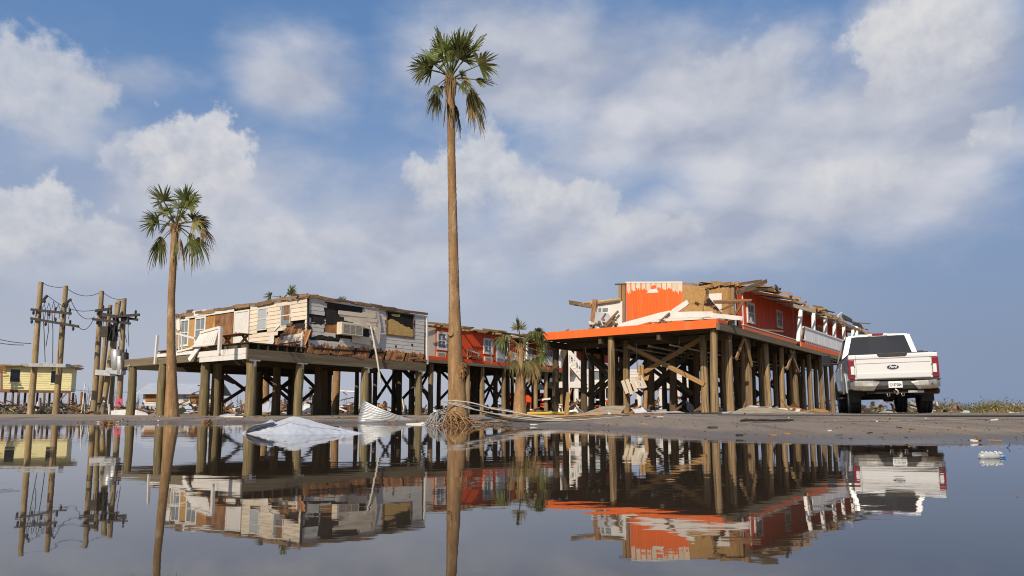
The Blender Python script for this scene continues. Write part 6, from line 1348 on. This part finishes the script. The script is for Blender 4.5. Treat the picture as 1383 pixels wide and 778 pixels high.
# white car-sized tarp heaps and the red shed seen between the piles
for lab, pts, d, m in (('white tarpaulin heap between the corner piles of the white house', [[(352, 557), (362, 557), (378, 557)], [(354, 547), (364, 543), (376, 549)], [(356, 546), (366, 542), (378, 550)]], (40, 41, 42), 'tinwhite'), ('white tarpaulin heap right of the hidden palm trunk', [[(404, 557), (420, 557)], [(404, 549), (418, 546)], [(406, 548), (420, 548)]], (40, 41, 42), 'white'), ('blue-white tarpaulin heap beyond the leftmost porch piles', [[(238, 558), (262, 558)], [(240, 550), (258, 549)], [(243, 548), (260, 550)]], (46, 47, 48), 'tinwhite')):
    tent('tarpaulin', lab, pts, d, m, .06, 'tarpaulin', .02)
rs = thing('red_shed', 'low red shed seen between the piles of the orange wing', 'shed', px(742, 548, 60), R(12)); MB().lo((-3.5, 0, -.5), (3.5, 3, 1.1)).build('wall', M['redorange'], rs); MB().prism([(-.2, 1.05), (1.5, 1.5), (3.2, 1.05), (3.2, 1.15), (1.5, 1.6), (-.2, 1.15)], -3.7, 3.7, 'x').build('roof', M['tinwhite'], rs); MB().lo((-.4, -.04, -.4), (.5, .0, .9)).build('door', M['dark'], rs)
# ------------------------------------------------------------------ scrub beyond the road on the right
def bush(mb, c, r, h, n, rg):
    for i in range(n):
        a = rg.uniform(0, 6.28); q = rg.random() ** .5; z = rg.random() * h * (1 - .55 * q); p = Vector((c.x + r * q * math.cos(a), c.y + r * q * math.sin(a), c.z + z)); s = rg.uniform(.06, .17); t = rg.uniform(0, 6.28); e = rg.uniform(-.4, 1.2)
        u = Vector((math.cos(t) * math.cos(e), math.sin(t) * math.cos(e), math.sin(e))); w = u.cross(Vector((rg.uniform(-1, 1), rg.uniform(-1, 1), 1))).normalized()
        mb.add([p - w * s * .25, p + u * s * 1.3 - w * s * .05, p + u * s * 2.2, p + u * s * 1.3 + w * s * .35], [(0, 1, 2, 3)])
rg = random.Random(4); sc = {k: MB() for k in ('bush', 'frond_mix', 'frond_dead')}
for i in range(260):
    x = rg.uniform(1225, 1640); d = rg.uniform(46, 95); p = px(x, 556, d); p.z = hgt(p.x, p.y) - .05; big = rg.random(); bush(sc[rg.choice(('bush', 'bush', 'frond_mix', 'frond_dead'))], p, rg.uniform(.5, 1.4), .35 + 1.1 * big ** 1.5, int(190 * (.4 + big)), rg)
for i in range(70):
    x = rg.uniform(-260, 1100); d = rg.uniform(70, 120); p = px(x, 556, d); p.z = hgt(p.x, p.y) - .05; bush(sc[rg.choice(('bush', 'frond_mix'))], p, rg.uniform(.8, 2), rg.uniform(.3, 1.3), 120, rg)
for k, b in sc.items(): tag(b.build('scrub', M[k], None, fix=False), kind='stuff')
tl = MB()
for i in range(260):
    x = rg.uniform(-2600, 4000); d = rg.uniform(260, 420); p = px(x, 556, d); h = rg.uniform(.6, 1.6) * (1.0 if x > 1100 else .8)
    for k in range(26):
        q = p + Vector((rg.gauss(0, 3.2), rg.gauss(0, 2), 0)); q.z = .15 + abs(rg.gauss(0, .6)) * h; s = rg.uniform(.3, .8); tl.add([q - Vector((s, 0, 0)), q + Vector((s * .2, 0, -s * .5)), q + Vector((s, 0, .1)), q + Vector((0, .1, s * .8))], [(0, 1, 2, 3)])
tag(tl.build('treeline', mat('far_treeline', (.10, .125, .09), (.075, .095, .07), 3, rough=.9, var=0), None, fix=False), kind='stuff')
for x, y0, y1, lab in ((1369, 556, 545, 'slim white marker post standing in the scrub at far right'),): stake(lab, (x, y0), (x, y1), 70, .14, .14, 'white', 'marker_post', None, 'post')
for i, (x, y, d, lab) in enumerate(((1281, 553.5, 44, 'pale block of rubble just right of the truck'), (1300, 552.5, 47, 'second pale block of rubble right of the truck'), (1340, 553, 50, 'flat white slab lying in the scrub at the right'), (1290, 549, 46, 'reddish brown heap of soil behind the pale rubble'))):
    p = place(px(x, y, d)); b = MB(); n = 9; pr = [(math.cos(6.283 * k / n) * rnd(.35, .6), math.sin(6.283 * k / n) * rnd(.3, .5)) for k in range(n)]; hh = (.16, .2, .14, .5)[i]
    vs = [(a, c, -.1) for a, c in pr] + [(a * .75, c * .7, hh * rnd(.6, 1)) for a, c in pr] + [(0, 0, hh)]; b.add(vs, [(k, (k + 1) % n, (k + 1) % n + n, k + n) for k in range(n)] + [(k + n, (k + 1) % n + n, 2 * n) for k in range(n)]); o = b.build('rubble_block', M['tinwhite' if i < 3 else 'brownwood'], None, p); tag(o, lab, 'rubble')
# loose stones and crumbs on the pavement
st = MB(); rg = random.Random(12)
for i in range(2600):
    x = rg.uniform(-11, 12); t = rg.random() ** 2; y = shore(x) + .05 + t * 10; s = rg.uniform(.006, .020) * (2.2 if rg.random() > .96 else 1); c = Vector((x, y, hgt(x, y) + .012)); vs = [c + Vector((rg.uniform(-1, 1), rg.uniform(-1, 1), rg.uniform(0, .9))) * s for _ in range(4)]; st.add(vs, [(0, 1, 2), (0, 3, 1), (1, 3, 2), (0, 2, 3)])
tag(st.build('gravel', M['joist'], None), kind='stuff')
for mm, n in (('fibre', 60), ('white', 26), ('lumber', 40), ('felt', 30)):       # twigs, flakes and splinters strewn along the shore
    lb = MB(); rg = random.Random(n)
    for i in range(n):
        x = rg.uniform(-11, 10); y = shore(x) + .1 + rg.random() ** 2 * 6; L = rg.uniform(.015, .10) * (1 + .06 * y); lb.box((x, y, hgt(x, y) + .02), (L, rg.uniform(.008, .03), rg.uniform(.006, .022)), Euler((0, rg.uniform(-.15, .15), rg.uniform(0, 3.1))).to_matrix())
    tag(lb.build('shore_litter', M[mm], None), kind='stuff')
fl = MB(); rg = random.Random(21)
for i in range(240):                                          # scum, leaf bits and flakes on the water
    x = rg.gauss(0, 4.5); y = rg.uniform(1.6, max(2, shore(x) - .1)) if rg.random() > .6 else shore(x) - abs(rg.gauss(0, .8)); s = rg.uniform(.004, .022); a = rg.uniform(0, 6.28)
    if hgt(x, y) > -.004: continue
    u = Vector((math.cos(a), math.sin(a), 0)) * s; w = Vector((-math.sin(a), math.cos(a), 0)) * s * rg.uniform(.2, .7); c = Vector((x, y, .0025)); fl.add([c - u, c - w, c + u, c + w, c + Vector((0, 0, .004))], [(0, 1, 4), (1, 2, 4), (2, 3, 4), (3, 0, 4)])
tag(fl.build('floating_debris', M['roofwood'], None), kind='stuff')
